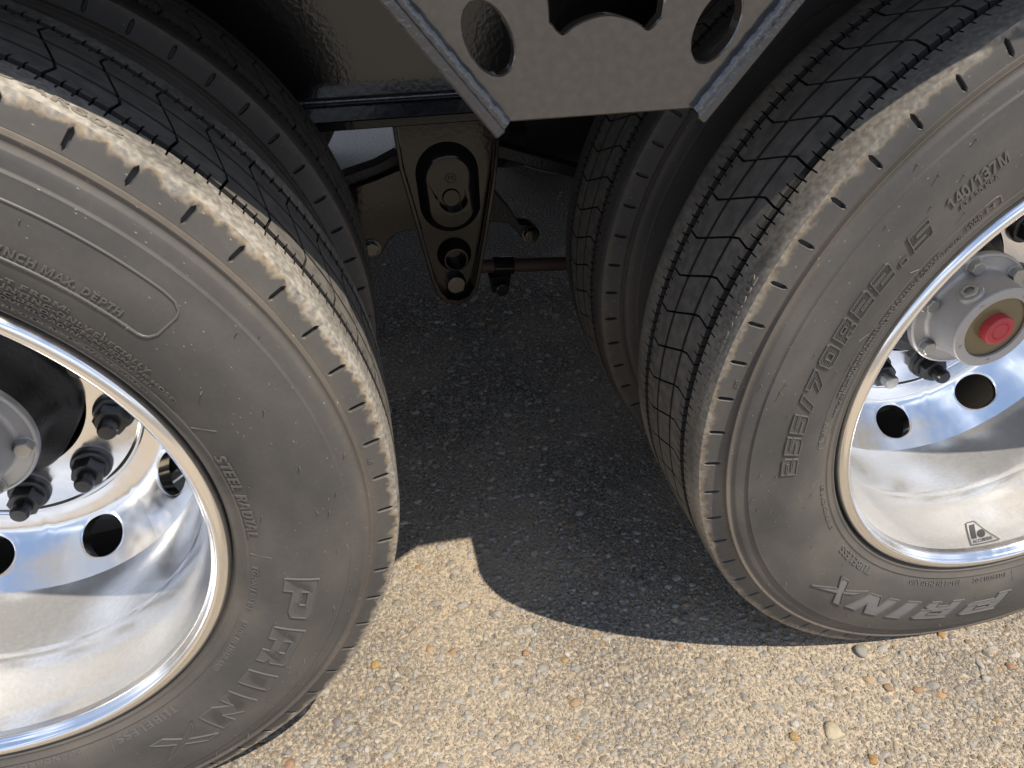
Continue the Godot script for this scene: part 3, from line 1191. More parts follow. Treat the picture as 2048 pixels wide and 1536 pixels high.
func ground() -> void:
	sand_noise.seed = 12
	sand_noise.frequency = 2.2
	sand_noise.fractal_octaves = 4
	var g := mat("sandy_asphalt", Color.WHITE, 0.95, 0.0, 0.3)
	var n := noise_tex(1024, 0.05, 21, FastNoiseLite.TYPE_SIMPLEX_SMOOTH, 5)
	g.albedo_texture = tinted(lin(0.12, 0.11, 0.095), lin(0.34, 0.30, 0.245), n, 1.6)
	g.uv1_triplanar = true
	g.uv1_world_triplanar = true
	g.uv1_scale = Vector3.ONE * 2.4
	g.heightmap_enabled = true
	g.heightmap_texture = n
	g.heightmap_scale = 0.25
	var b := MB.new()
	b.box(Vector3(-60, -0.4, -60), Vector3(60, -0.004, 60))
	var o := put("ground", b.mesh(), g)
	tag(o, "sandy tan aggregate pavement", "", "", "structure")
	# the stretch by the wheels, with its drifts of sand
	var w := 2048
	var lo := Vector2(-1.6, -2.2)
	var size := 3.6
	var grain := FastNoiseLite.new()
	grain.seed = 4
	grain.frequency = 0.22
	grain.fractal_octaves = 3
	var by := PackedByteArray()
	by.resize(w * w * 3)
	for y in w:
		for x in w:
			var p := lo + Vector2(x, y) * size / w
			var k := grain.get_noise_2d(x, y)
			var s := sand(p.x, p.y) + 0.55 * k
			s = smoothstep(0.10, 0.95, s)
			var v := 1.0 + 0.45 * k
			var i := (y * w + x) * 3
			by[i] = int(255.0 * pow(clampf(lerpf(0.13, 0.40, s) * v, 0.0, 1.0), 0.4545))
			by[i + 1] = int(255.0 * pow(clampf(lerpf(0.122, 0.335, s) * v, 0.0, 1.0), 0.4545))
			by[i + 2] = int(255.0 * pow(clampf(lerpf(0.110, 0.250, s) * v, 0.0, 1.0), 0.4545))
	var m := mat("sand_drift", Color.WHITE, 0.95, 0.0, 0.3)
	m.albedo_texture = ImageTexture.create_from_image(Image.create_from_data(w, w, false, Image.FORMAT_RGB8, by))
	m.heightmap_enabled = true
	m.heightmap_texture = noise_tex(2048, 0.30, 23, FastNoiseLite.TYPE_SIMPLEX_SMOOTH, 3)
	m.heightmap_scale = 0.12
	var q := MB.new()
	var a := [Vector3(lo.x, 0.0, lo.y), Vector3(lo.x + size, 0.0, lo.y), Vector3(lo.x + size, 0.0, lo.y + size), Vector3(lo.x, 0.0, lo.y + size)]
	q.tri(a[0], a[1], a[2], Vector3.UP, Vector2(0, 0), Vector2(1, 0), Vector2(1, 1))
	q.tri(a[0], a[2], a[3], Vector3.UP, Vector2(0, 0), Vector2(1, 1), Vector2(0, 1))
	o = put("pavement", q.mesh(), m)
	tag(o, "pavement by the wheels with drifts of tan sand", "", "", "structure")


# ------------------------------------------------------------------ the scene
func _ready() -> void:
	rng.seed = 7
	var cam := Camera3D.new()
	cam.name = "camera"
	cam.fov = 54.51
	cam.near = 0.02
	cam.far = 400.0
	cam.rotation_order = EULER_ORDER_YXZ
	cam.position = Vector3(-0.1582, 0.4984 + AXLE, 0.5478)
	cam.rotation = Vector3(-0.6066, -0.2024, -0.0153)
	cam.current = true
	add_child(cam)

	var env := Environment.new()
	env.background_mode = Environment.BG_SKY
	var sky := Sky.new()
	var sm := ProceduralSkyMaterial.new()
	sm.sky_top_color = Color(0.49, 0.585, 0.735)
	sm.sky_horizon_color = Color(0.86, 0.875, 0.90)
	sm.sky_curve = 0.18
	sm.ground_bottom_color = Color(0.42, 0.38, 0.32)
	sm.ground_horizon_color = Color(0.60, 0.60, 0.58)
	sm.sky_energy_multiplier = 1.0
	sm.sun_angle_max = 6.0
	sm.sky_cover = clouds()
	sm.sky_cover_modulate = Color(1, 1, 1, 0.8)
	sky.sky_material = sm
	env.sky = sky
	env.tonemap_mode = Environment.TONE_MAPPER_LINEAR
	env.tonemap_exposure = 1.42
	env.sdfgi_enabled = true
	env.ssao_enabled = true
	env.ssil_enabled = true
	var we := WorldEnvironment.new()
	we.name = "world_environment"
	we.environment = env
	add_child(we)

	var sun := DirectionalLight3D.new()
	sun.name = "sun"
	sun.light_energy = 1.35
	sun.light_color = Color(1.0, 0.955, 0.885)
	sun.light_angular_distance = 0.5
	sun.shadow_enabled = true
	sun.look_at_from_position(Vector3.ZERO, -Vector3(0.40, 1.0, 0.405), Vector3(0, 0, 1))
	add_child(sun)

	font = SystemFont.new()
	font.font_names = PackedStringArray(["Droid Sans"])
	font.font_weight = 700
	materials()
	ground()
	trailer()
	gravel()
	pebbles()


func clouds() -> ImageTexture:
	var w := 1024
	var h := 512
	var f := FastNoiseLite.new()
	f.seed = 5
	f.frequency = 1.5
	f.fractal_octaves = 6
	var by := PackedByteArray()
	by.resize(w * h * 4)
	for y in h:
		var a := PI * (y + 0.5) / h
		for x in w:
			var t := TAU * x / w
			var p := Vector3(sin(a) * cos(t), cos(a) * 1.8, sin(a) * sin(t))
			var k := smoothstep(0.0, 0.38, f.get_noise_3dv(p))
			var i := (y * w + x) * 4
			by[i] = 235
			by[i + 1] = 236
			by[i + 2] = 240
			by[i + 3] = int(255 * k) if y < h / 2 else 0
	return ImageTexture.create_from_image(Image.create_from_data(w, h, false, Image.FORMAT_RGBA8, by))


func mirrored(lp: Array) -> PackedVector2Array:
	var o := PackedVector2Array()
	for p in lp:
		o.append(Vector2(-p[0], p[1]))
	return o


func loop(lp: Array) -> PackedVector2Array:
	var o := PackedVector2Array()
	for p in lp:
		o.append(Vector2(p[0], p[1]))
	return o


# a closed curve through points, rounded
func rounded(lp: Array, n := 4) -> PackedVector2Array:
	var o := PackedVector2Array()
	var m := lp.size()
	for i in m:
		var a := Vector2(lp[(i + m - 1) % m][0], lp[(i + m - 1) % m][1])
		var b := Vector2(lp[i][0], lp[i][1])
		var c := Vector2(lp[(i + 1) % m][0], lp[(i + 1) % m][1])
		var d := Vector2(lp[(i + 2) % m][0], lp[(i + 2) % m][1])
		for j in n:
			o.append(b.cubic_interpolate(c, a, d, float(j) / n))
	return o


func circle(x: float, y: float, r: float, n := 40) -> PackedVector2Array:
	var o := PackedVector2Array()
	for i in n:
		o.append(Vector2(x + r * cos(TAU * i / n), y + r * sin(TAU * i / n)))
	return o


func trailer() -> void:
	var tr := node("trailer")
	tag(tr, "black trailer on tandem dual wheels with polished aluminium rims", "trailer")
	var tyre := tyre_mesh()
	var tread := tread_mesh()
	var rims := rim_meshes()
	var nuts := nut_meshes()
	var left := node("wheel", tr, Transform3D(Basis(), Vector3(-HALF, AXLE, 0)))
	tag(left, "outer dual wheel with a regroovable tyre lettered STEEL RADIAL and black lug nuts")
	var right := node("wheel", tr, Transform3D(Basis(), Vector3(HALF, AXLE, 0)))
	tag(right, "outer dual wheel with tyre marked 255/70R22.5 and a red plugged hub cap")
	for i in 2:
		var inner := node("wheel", tr, Transform3D(Basis(Vector3(0, 1, 0), PI), Vector3([-HALF, HALF][i], AXLE, -0.565)))
		tag(inner, ["inner dual wheel behind the wheel lettered STEEL RADIAL, tread in shade", "inner dual wheel behind the wheel marked 255/70R22.5, tread in shade"][i])
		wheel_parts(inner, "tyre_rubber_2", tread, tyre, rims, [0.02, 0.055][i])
		put("wheel_disc", rims[2], M["polished_aluminium"], inner, Transform3D(Basis(Vector3(0, 0, 1), deg_to_rad([57.5, 21.0][i] - 18.0)), Vector3()))
		put("disc_centre", rims[3], M["satin_aluminium"], inner)
	# tread pattern turned so that the sipes fall as they do on each wheel
	wheel_parts(left, "tyre_rubber_0", tread, tyre, rims, deg_to_rad(7.56 - 0.3 * 360.0 / PITCHES))
	wheel_parts(right, "tyre_rubber_1", tread, tyre, rims, deg_to_rad(151.37 - 0.3 * 360.0 / PITCHES - 27 * 360.0 / PITCHES))
	var stud := [-15.5, -75.0]
	for i in 2:
		var w: Node3D = [left, right][i]
		put("wheel_disc", rims[2], M["polished_aluminium"], w, Transform3D(Basis(Vector3(0, 0, 1), deg_to_rad(stud[i]))))
		put("disc_centre", rims[3], M["polished_aluminium"], w)
		for k in 10:
			var a := deg_to_rad(stud[i] + 36 * k)
			var at := Transform3D(Basis(Vector3(0, 0, 1), a + 0.7 * k), polar(a, 0.1429, -0.2642))
			put("lug_nut", nuts[0], M["black_nut"], w, at)
			var st := put("wheel_stud", nuts[1], M["black_nut"], w, at)
			if i == 1 and k == 9:
				st.material_override = M["bare_steel"]
		var hb := MB.new()
		hb.lathe([Vector2(0.109, -0.285), Vector2(0.1085, -0.258), Vector2(0.104, -0.252), Vector2(0.092, -0.246), Vector2(0.083, -0.232), Vector2(0.080, -0.205), Vector2(0.0785, -0.1985), Vector2(0.0, -0.1980)], 90, -1.0, 5, 0.035)
		put("hub", hb.mesh(), M["black_casting"], w)
		hub_cap(w, 0.0 if i == 1 else deg_to_rad(0.0))
	for i in 4:                                          # the far side of the same axles
		var far := node("wheel", tr, Transform3D(Basis(Vector3(0, 1, 0), PI) if i < 2 else Basis(), Vector3([-HALF, HALF][i % 2], AXLE, -2.61 if i < 2 else -2.045)))
		tag(far, "dual wheel in the dark at the far end of the axle")
		wheel_parts(far, "tyre_rubber_2", tread, tyre, rims, 0.1 * i)
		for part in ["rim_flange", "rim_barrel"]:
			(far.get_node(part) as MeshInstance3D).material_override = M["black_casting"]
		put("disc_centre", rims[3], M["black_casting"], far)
	left_lettering(left)
	right_lettering(right)
	chassis(tr)


func left_lettering(w: Node3D) -> void:
	bead(w, "regroove_panel_border", [[36.6, 0.3535], [70, 0.3535], [100, 0.3535], [101.5, 0.357], [101.5, 0.391], [100, 0.395], [70, 0.395], [38.0, 0.395], [36.4, 0.3938], [35.4, 0.3900], [35.0, 0.385], [34.9, 0.364], [35.3, 0.3575], [35.9, 0.3545]], 0.0013, true)
	ring_text(w, "sidewall_lettering", "REGROOVE ONLY HERE 1/32 INCH MAX. DEPTH", 75.0, 39.4, 0.3575, 0.0062)
	ring_text(w, "sidewall_lettering", "SERIOUS INJURY MAY RESULT FROM:", 78.0, 43.8, 0.3345, 0.0046, 0.0010)
	ring_text(w, "sidewall_lettering", "EXPLOSION OF TIRE/RIM ASSEMBLY DUE TO IMPROPER MOUNTING-ONLY SPECIALLY", 100.0, 31.5, 0.3282, 0.0046, 0.0010)
	ring_text(w, "sidewall_lettering", "TRAINED PERSONS SHOULD MOUNT TIRES. USE SAFETY CAGE & CLIP-ON EXTENSION AIR HOSE;", 103.0, 25.5, 0.3222, 0.0043, 0.0010)
	ring_text(w, "sidewall_lettering", "TIRE FAILURE DUE TO UNDER-INFLATION/OVERLOADING-FOLLOW TIRE", 84.0, 29.0, 0.3172, 0.0038, 0.0010)
	ring_text(w, "sidewall_lettering", "CHECK TIRE PRESSURE FREQUENTLY WITH GAUGE", 72.0, 28.2, 0.3090, 0.0034, 0.0010)
	ring_text(w, "sidewall_lettering", "STEEL RADIAL", 13.8, -4.6, 0.3168, 0.0105, 0.0013)
	ring_text(w, "sidewall_lettering", "TG200130-04", -11.6, -23.0, 0.3185, 0.0062)
	ring_text(w, "sidewall_lettering", "MADE IN THAILAND", -26.2, -41.0, 0.3185, 0.0062)
	ring_text(w, "sidewall_lettering", "TUBELESS", -54.0, -68.8, 0.3185, 0.0098, 0.0013)
	ring_text(w, "sidewall_lettering", "STANDARD RIM 7.50", -76.4, -98.0, 0.3165, 0.0058)
	block_text(w, "brand_lettering", "PRINX", -13.4, -66.0, 0.3500, 0.0335, 0.0, true, 0.34)
	bead(w, "mould_bar", [[20.3, 0.3170], [18.6, 0.3355]], 0.0008)
	bead(w, "mould_bar", [[-8.9, 0.3170], [-9.1, 0.3370]], 0.0008)
	bead(w, "mould_bar", [[-69.5, 0.3170], [-70.6, 0.3340]], 0.0008)
	tread_text(w, "255/70R22.5 AR602", 72.0, 48.5, -0.019, 0.009)
	vent_hairs(w, 3, -70.0, 70.0)
	wear_mark(w, 5.2)


func right_lettering(w: Node3D) -> void:
	block_text(w, "size_lettering", "255/70R22.5", 188.2, 141.6, 0.3590, 0.0180, 0.22, true, 0.30)
	block_text(w, "brand_lettering", "PRINX", 277.0, 223.0, 0.3500, 0.0320, 0.30, false, 0.30)
	ring_text(w, "sidewall_lettering", "140/137M", 138.0, 128.6, 0.3640, 0.0125, 0.0013)
	ring_text(w, "sidewall_lettering", "AT 830 KPA", 137.0, 130.6, 0.3555, 0.0052)
	ring_text(w, "sidewall_lettering", "16PR", 183.1, 177.6, 0.3275, 0.0070)
	ring_text(w, "sidewall_lettering", "PLIES: SIDEWALL 1 STEEL  TREAD 1 STEEL + 4 STEEL", 172.3, 142.8, 0.3255, 0.0044)
	ring_text(w, "sidewall_lettering", "MAX. LOAD SINGLE 2500 KG (5510 LBS) AT 830 KPA (120 PSI) COLD", 177.0, 138.6, 0.3200, 0.0040)
	ring_text(w, "sidewall_lettering", "MAX. LOAD DUAL 2300 KG (5070 LBS) AT 830 KPA (120 PSI) COLD", 176.2, 138.2, 0.3178, 0.0020 + 0.0018)
	ring_text(w, "sidewall_lettering", "LOAD", 137.6, 134.7, 0.3262, 0.0044)
	ring_text(w, "sidewall_lettering", "RANGE", 137.6, 134.4, 0.3200, 0.0044)
	ring_text(w, "sidewall_lettering", "H", 133.9, 132.2, 0.3215, 0.0090, 0.001)
	bead(w, "rating_panel_border", [[134.0, 0.3345], [160, 0.3345], [182.6, 0.3345], [183.9, 0.3335], [184.3, 0.3310], [184.3, 0.3270], [183.6, 0.3250], [181.8, 0.3243]], 0.0006)
	bead(w, "rating_panel_border", [[134.0, 0.3345], [132.0, 0.3342], [131.2, 0.3325], [131.0, 0.3220], [131.6, 0.3195]], 0.0009)
	bead(w, "rating_panel_border", [[181.6, 0.3172], [160, 0.3172], [138, 0.3172]], 0.0006)
	ring_text(w, "sidewall_lettering", "STANDARD RIM 7.50", 210.0, 195.0, 0.3190, 0.0052)
	ring_text(w, "sidewall_lettering", "TUBELESS", 232.0, 217.6, 0.3190, 0.0098, 0.0013)
	ring_text(w, "sidewall_lettering", "TG190016-02", 275.4, 266.0, 0.3180, 0.0062)
	ring_text(w, "sidewall_lettering", "MADE IN THAILAND", 262.2, 246.2, 0.3180, 0.0062)
	bead(w, "mould_bar", [[191.8, 0.3180], [193.6, 0.3370]], 0.0007)
	bead(w, "mould_bar", [[213.0, 0.3180], [214.2, 0.3360]], 0.0006)
	bead(w, "mould_bar", [[276.9, 0.3180], [277.2, 0.3345]], 0.0008)
	bead(w, "mould_bar", [[146.6, 0.3345], [147.8, 0.3420]], 0.0006)
	bead(w, "mould_bar", [[159.2, 0.3345], [160.8, 0.3420]], 0.0006)
	tread_text(w, "255/70R22.5 AR602", 177.5, 157.2, -0.0205, 0.010)
	vent_hairs(w, 9, 130.0, 270.0)
	wear_mark(w, 171.0)
	# maker's sticker on the barrel of the rim
	var at := func(dx: float, dy: float, lift: float) -> Vector3:
		var x := 0.0007 * dx - 0.00056 * dy
		var z := -0.0558 + 0.00014 * dx + 0.00075 * dy
		var r := 0.2727
		if z > -0.036:
			r = remap(z, -0.036, -0.019, 0.2768, 0.2780)
		elif z > -0.044:
			r = remap(z, -0.044, -0.036, 0.2755, 0.2768)
		else:
			r = remap(z, -0.058, -0.044, 0.2720, 0.2755)
		r -= lift
		return polar(deg_to_rad(268.82) + x / r, r, z)
	var st := MB.new()
	var outline := [Vector2(0, 0), Vector2(16, -4), Vector2(66, 32), Vector2(11, 44)]
	var sheet := MB.new()
	var edge_l := [outline[0], outline[3]]
	var edge_r := [outline[1], outline[2]]
	for i in 8:
		var l0: Vector2 = edge_l[0].lerp(edge_l[1], i / 8.0)
		var l1: Vector2 = edge_l[0].lerp(edge_l[1], (i + 1) / 8.0)
		var r0: Vector2 = edge_r[0].lerp(edge_r[1], i / 8.0)
		var r1: Vector2 = edge_r[0].lerp(edge_r[1], (i + 1) / 8.0)
		sheet.quad(at.call(l0.x, l0.y, 0.0004), at.call(r0.x, r0.y, 0.0004), at.call(r1.x, r1.y, 0.0004), at.call(l1.x, l1.y, 0.0004), Vector3(0, 1, 0))
	put("sticker", sheet.mesh(), M["clear_sticker"], w)
	var strip := func(p: Vector2, q: Vector2, half: float) -> void:
		var sd := (q - p).normalized().orthogonal() * half
		for i in 6:
			var a := p.lerp(q, i / 6.0)
			var b := p.lerp(q, (i + 1) / 6.0)
			st.quad(at.call(a.x - sd.x, a.y - sd.y, 0.0017), at.call(a.x + sd.x, a.y + sd.y, 0.0017), at.call(b.x + sd.x, b.y + sd.y, 0.0017), at.call(b.x - sd.x, b.y - sd.y, 0.0017), Vector3(0, 1, 0))
	for i in 4:
		strip.call(outline[i], outline[(i + 1) % 4], 0.8)
	strip.call(Vector2(12, 2.5), Vector2(17.5, 29.5), 5.0)
	for i in 24:
		var c := Vector2(31, 19)
		var a := c + Vector2(cos(TAU * i / 24), sin(TAU * i / 24)) * 8.0
		var b := c + Vector2(cos(TAU * (i + 1) / 24), sin(TAU * (i + 1) / 24)) * 8.0
		st.tri(at.call(c.x, c.y, 0.0017), at.call(a.x, a.y, 0.0017), at.call(b.x, b.y, 0.0017), Vector3(0, 1, 0))
	var f := flat_text("ACCURIDE")
	var v: PackedVector3Array = f[0]
	var ix: PackedInt32Array = f[1]
	for i in range(0, ix.size(), 3):
		var t := []
		var good := true
		for j in 3:
			var p := v[ix[i + j]]
			good = good and p.z > 0.0
			var x: float = (p.x - f[2].x) / (f[3].x - f[2].x)
			var y: float = (p.y - f[2].y) / (f[3].y - f[2].y)
			t.append(at.call(15.0 + 38.0 * x - 2.0 * y, 40.0 - 9.0 * x - 6.5 * y, 0.0018))
		if good:
			st.tri(t[0], t[1], t[2], Vector3(0, 1, 0))
	put("sticker_print", st.mesh(), M["dark_ink"], w)


func wear_mark(w: Node3D, a: float) -> void:
	var f := flat_text("TWI")
	var v: PackedVector3Array = f[0]
	var ix: PackedInt32Array = f[1]
	var b := MB.new()
	for i in range(0, ix.size(), 3):
		var t := []
		for j in 3:
			var p := v[ix[i + j]]
			var x: float = (p.x - f[2].x) / (f[3].x - f[2].x)
			var y: float = (p.y - f[2].y) / (f[3].y - f[2].y)
			var r := lerpf(0.4395, 0.4440, y)
			t.append(polar(deg_to_rad(a + lerpf(0.55, -0.55, x)), r, remap(r, 0.4368, 0.4605, -0.0058, -0.0125) + (0.0010 if p.z > 0.0 else -0.0003)))
		b.tri(t[0], t[1], t[2], (t[2] - t[0]).cross(t[1] - t[0]))
	put("wear_mark", b.mesh(), M["letter_rubber"], w)


func chassis(tr: Node3D) -> void:
	var black: Material = M["gloss_black_paint"]
	# deck with its side rail
	var d := MB.new()
	d.box(Vector3(-3.2, 1.030, -2.66), Vector3(3.2, 1.16, 0.050), 0.004)
	put("deck", d.mesh(), black, tr)
	for e in [[-3.2, 0.0, 0.060], [0.002, 3.2, 0.0775]]:
		var rail := MB.new()
		rail.box(Vector3(e[0], 1.026, 0.0502), Vector3(e[1], 1.162, e[2]), 0.002)
		put("side_rail", rail.mesh(), black, tr)
	var sp := MB.new()
	sp.plate(loop([[0.01, -0.0780], [0.267, -0.0780], [0.221, -0.107], [0.05, -0.107]]), [], 1.0262, 1.15, 0.002, Transform3D(Basis(Vector3(1, 0, 0), Vector3(0, 0, -1), Vector3(0, 1, 0)), Vector3()))
	put("stake_pocket", sp.mesh(), black, tr)
	# longitudinal beams
	for z in [-0.745, -1.83]:
		var s := 1.0 if z > -1.0 else -1.0
		var bm := node("main_beam", tr, Transform3D(Basis(), Vector3(0, -0.009, 0)))
		var web := MB.new()
		web.box(Vector3(-3.1, 0.633, z - 0.012), Vector3(3.1, 1.038, z))
		put("beam_web", web.mesh(), M["rough_black_paint"], bm)
		var fl := MB.new()
		fl.box(Vector3(-3.1, 0.618, z - 0.125), Vector3(3.1, 0.632, z + 0.118), 0.0015)
		put("beam_flange", fl.mesh(), black, bm)
		var fw := MB.new()
		fw.tube(PackedVector3Array([Vector3(-3.0, 0.634, z + 0.002), Vector3(3.0, 0.634, z + 0.002)]), 0.006, 10)
		put("weld_bead", fw.mesh(), M["painted_weld"], bm)
	fender_bracket(tr)
	hanger(tr)
	running_gear(tr)


func fender_bracket(tr: Node3D) -> void:
	var br := node("side_bracket", tr)
	var z := -0.060
	var cx := 0.046
	var slot := rounded([[-0.046, 0.93], [-0.046, 0.846], [-0.0430, 0.8345], [-0.0350, 0.8275], [-0.0265, 0.8325], [-0.0150, 0.8370], [0.0, 0.8395], [0.0150, 0.8370], [0.0265, 0.8325], [0.0350, 0.8275], [0.0430, 0.8345], [0.046, 0.846], [0.046, 0.93]], 3)
	var ov := []
	for i in 32:
		var t := TAU * i / 32
		var p := Vector2(cos(t) * 0.0172, sin(t) * 0.0285).rotated(0.46)
		ov.append([-0.0935 + p.x, 0.8265 + p.y])
	var plate := MB.new()
	plate.plate(loop([[-0.086, 0.7635], [0.086, 0.7635], [0.206, 0.9135], [0.206, 1.028], [-0.206, 1.028], [-0.206, 0.9135]]), [slot, loop(ov), mirrored(ov)], z - 0.0135, z, 0.0012, Transform3D(Basis(), Vector3(cx, 0, 0)))
	put("bracket_plate", plate.mesh(), M["dusty_black_paint"], br)
	for s in [-1.0, 1.0]:
		var dir := Vector3(0.120 * s, 0.150, 0).normalized()
		var out := Vector3(dir.y * s, -dir.x * s, 0)
		var foot := Vector3(cx + 0.086 * s, 0.7635, z)
		var fl := MB.new()
		fl.hull_box(Transform3D(Basis(out, dir, Vector3(0, 0, 1)), foot + dir * 0.093 + out * 0.0052 + Vector3(0, 0, -0.003)), Vector3(0.005, 0.099, 0.012), 0.0016)
		put("bracket_flange", fl.mesh(), M["painted_weld"], br)
		var wd := MB.new()
		var path := PackedVector3Array()
		for i in 40:
			path.append(foot + dir * (0.192 * i / 39.0 - 0.003) - out * (0.0012 - 0.0005 * sin(i * 1.7)) + Vector3(0, 0, 0.0005 + 0.0005 * sin(i * 2.4)))
		wd.tube(path, 0.0075, 10)
		put("weld_bead", wd.mesh(), M["painted_weld"], br)


func hanger(tr: Node3D) -> void:
	var h := node("suspension_hanger", tr, Transform3D(Basis(), Vector3(0, -0.009, 0)))
	var black: Material = M["gloss_black_paint"]
	var z := -0.672
	var face := loop([[-0.088, 0.617], [0.066, 0.617], [0.066, 0.575], [0.058, 0.515], [0.043, 0.435], [0.026, 0.345], [0.020, 0.318], [0.009, 0.302], [-0.008, 0.296], [-0.028, 0.301], [-0.040, 0.318], [-0.048, 0.345], [-0.065, 0.444], [-0.084, 0.547]])
	var pf := MB.new()
	pf.plate(face, [], z - 0.02, z)
	put("hanger_plate", pf.mesh(), black, h)
	# raised rim: side walls that stand forward of the plate
	var outer := loop([[0.073, 0.6175], [0.073, 0.575], [0.0665, 0.515], [0.052, 0.435], [0.034, 0.342], [0.027, 0.312], [0.012, 0.292], [-0.008, 0.286], [-0.031, 0.291], [-0.047, 0.311], [-0.056, 0.342], [-0.0735, 0.442], [-0.0925, 0.545], [-0.0965, 0.6175]])
	var inner := loop([[0.066, 0.6175], [0.066, 0.575], [0.0595, 0.515], [0.0445, 0.435], [0.0265, 0.345], [0.020, 0.318], [0.009, 0.302], [-0.008, 0.296], [-0.028, 0.301], [-0.040, 0.318], [-0.0485, 0.345], [-0.066, 0.444], [-0.0855, 0.547], [-0.0895, 0.6175]])
	var rim := outer.duplicate()
	for i in inner.size():
		rim.append(inner[inner.size() - 1 - i])
	var rf := MB.new()
	rf.plate(rim, [], z - 0.02, z + 0.022, 0.0015)
	put("hanger_rim", rf.mesh(), black, h)
	var hw := MB.new()
	var hp := PackedVector3Array()
	for i in 26:
		hp.append(Vector3(-0.093 + 0.0062 * i, 0.6165 + 0.0006 * sin(i * 2.1), z + 0.001 + 0.0006 * cos(i * 3.3)))
	hw.tube(hp, 0.0055, 8)
	put("weld_bead", hw.mesh(), M["rough_black_paint"], h)
	# embossed oblong pad
	var pad := MB.new()
	var ring := func(w: float, top: float, low: float) -> PackedVector3Array:
		var o := PackedVector3Array()
		var c0 := Vector2(-0.013, top)
		var c1 := Vector2(-0.010, low)
		for i in 49:
			var t := PI * i / 24.0 if i < 25 else PI * (i - 1) / 24.0
			var c := c0 if i < 25 else c1
			if i == 48:
				t = 0.0
				c = c0
			o.append(Vector3(c.x + w * cos(t), c.y + w * sin(t), 0))
		return o
	var rows := []
	for q in [[0.0530, 0.524, 0.474, 0.0], [0.0510, 0.524, 0.474, 0.002], [0.0440, 0.522, 0.474, 0.011], [0.0395, 0.520, 0.473, 0.0155], [0.0365, 0.519, 0.472, 0.0165], [0.026, 0.487, 0.487, 0.0165]]:
		var row: PackedVector3Array = ring.call(q[0], q[1], q[2])
		if q[0] == 0.026:
			for i in row.size():
				row[i].x += 0.003
		for i in row.size():
			row[i].z = z + q[3]
		rows.append(row)
	var deep: PackedVector3Array = rows[-1].duplicate()
	for i in deep.size():
		deep[i].z = z - 0.018
	pad.grid(rows, -1.0)
	pad.grid([rows[-1], deep], -1.0)
	put("hanger_pad", pad.mesh(), black, h)
	var pin := MB.new()
	pin.lathe([Vector2(0.0155, -0.02), Vector2(0.0155, -0.002), Vector2(0.0140, 0.0), Vector2(0.0, 0.0)], 40, -1.0)
	put("pivot_pin", pin.mesh(), black, h, Transform3D(Basis(), Vector3(-0.0085, 0.482, z + 0.004)))
	var em := MB.new()
	var ep := PackedVector3Array()
	for i in 32:
		ep.append(Vector3(-0.0095 + 0.0088 * cos(TAU * i / 32), 0.5215 + 0.0078 * sin(TAU * i / 32), z + 0.0166))
	em.tube(ep, 0.0006, 6, true)
	for s in [[-0.004, -0.004, -0.004, 0.004], [-0.004, 0.004, 0.0, -0.001], [0.0, -0.001, 0.004, 0.004], [0.004, 0.004, 0.004, -0.004]]:
		em.tube(PackedVector3Array([Vector3(-0.0095 + s[0], 0.5215 + s[1], z + 0.0168), Vector3(-0.0095 + s[2], 0.5215 + s[3], z + 0.0168)]), 0.0006, 6)
	put("cast_emblem", em.mesh(), black, h)
	var tb := MB.new()
	tb.lathe([Vector2(0.031, -0.004), Vector2(0.030, 0.006), Vector2(0.026, 0.016), Vector2(0.0215, 0.021), Vector2(0.0208, 0.026), Vector2(0.0185, 0.0262), Vector2(0.0178, 0.024), Vector2(0.0175, -0.018), Vector2(0.0, -0.018)], 56, -1.0)
	put("bushing_tube", tb.mesh(), black, h, Transform3D(Basis(), Vector3(-0.0095, 0.378, z)))
	var hx := hex_mesh(0.032, 0.016, 0.002)
	put("hanger_bolt", hx.mesh(), M["rough_black_paint"], h, Transform3D(Basis(Vector3(0, 0, 1), 0.3), Vector3(-0.0105, 0.323, z)))


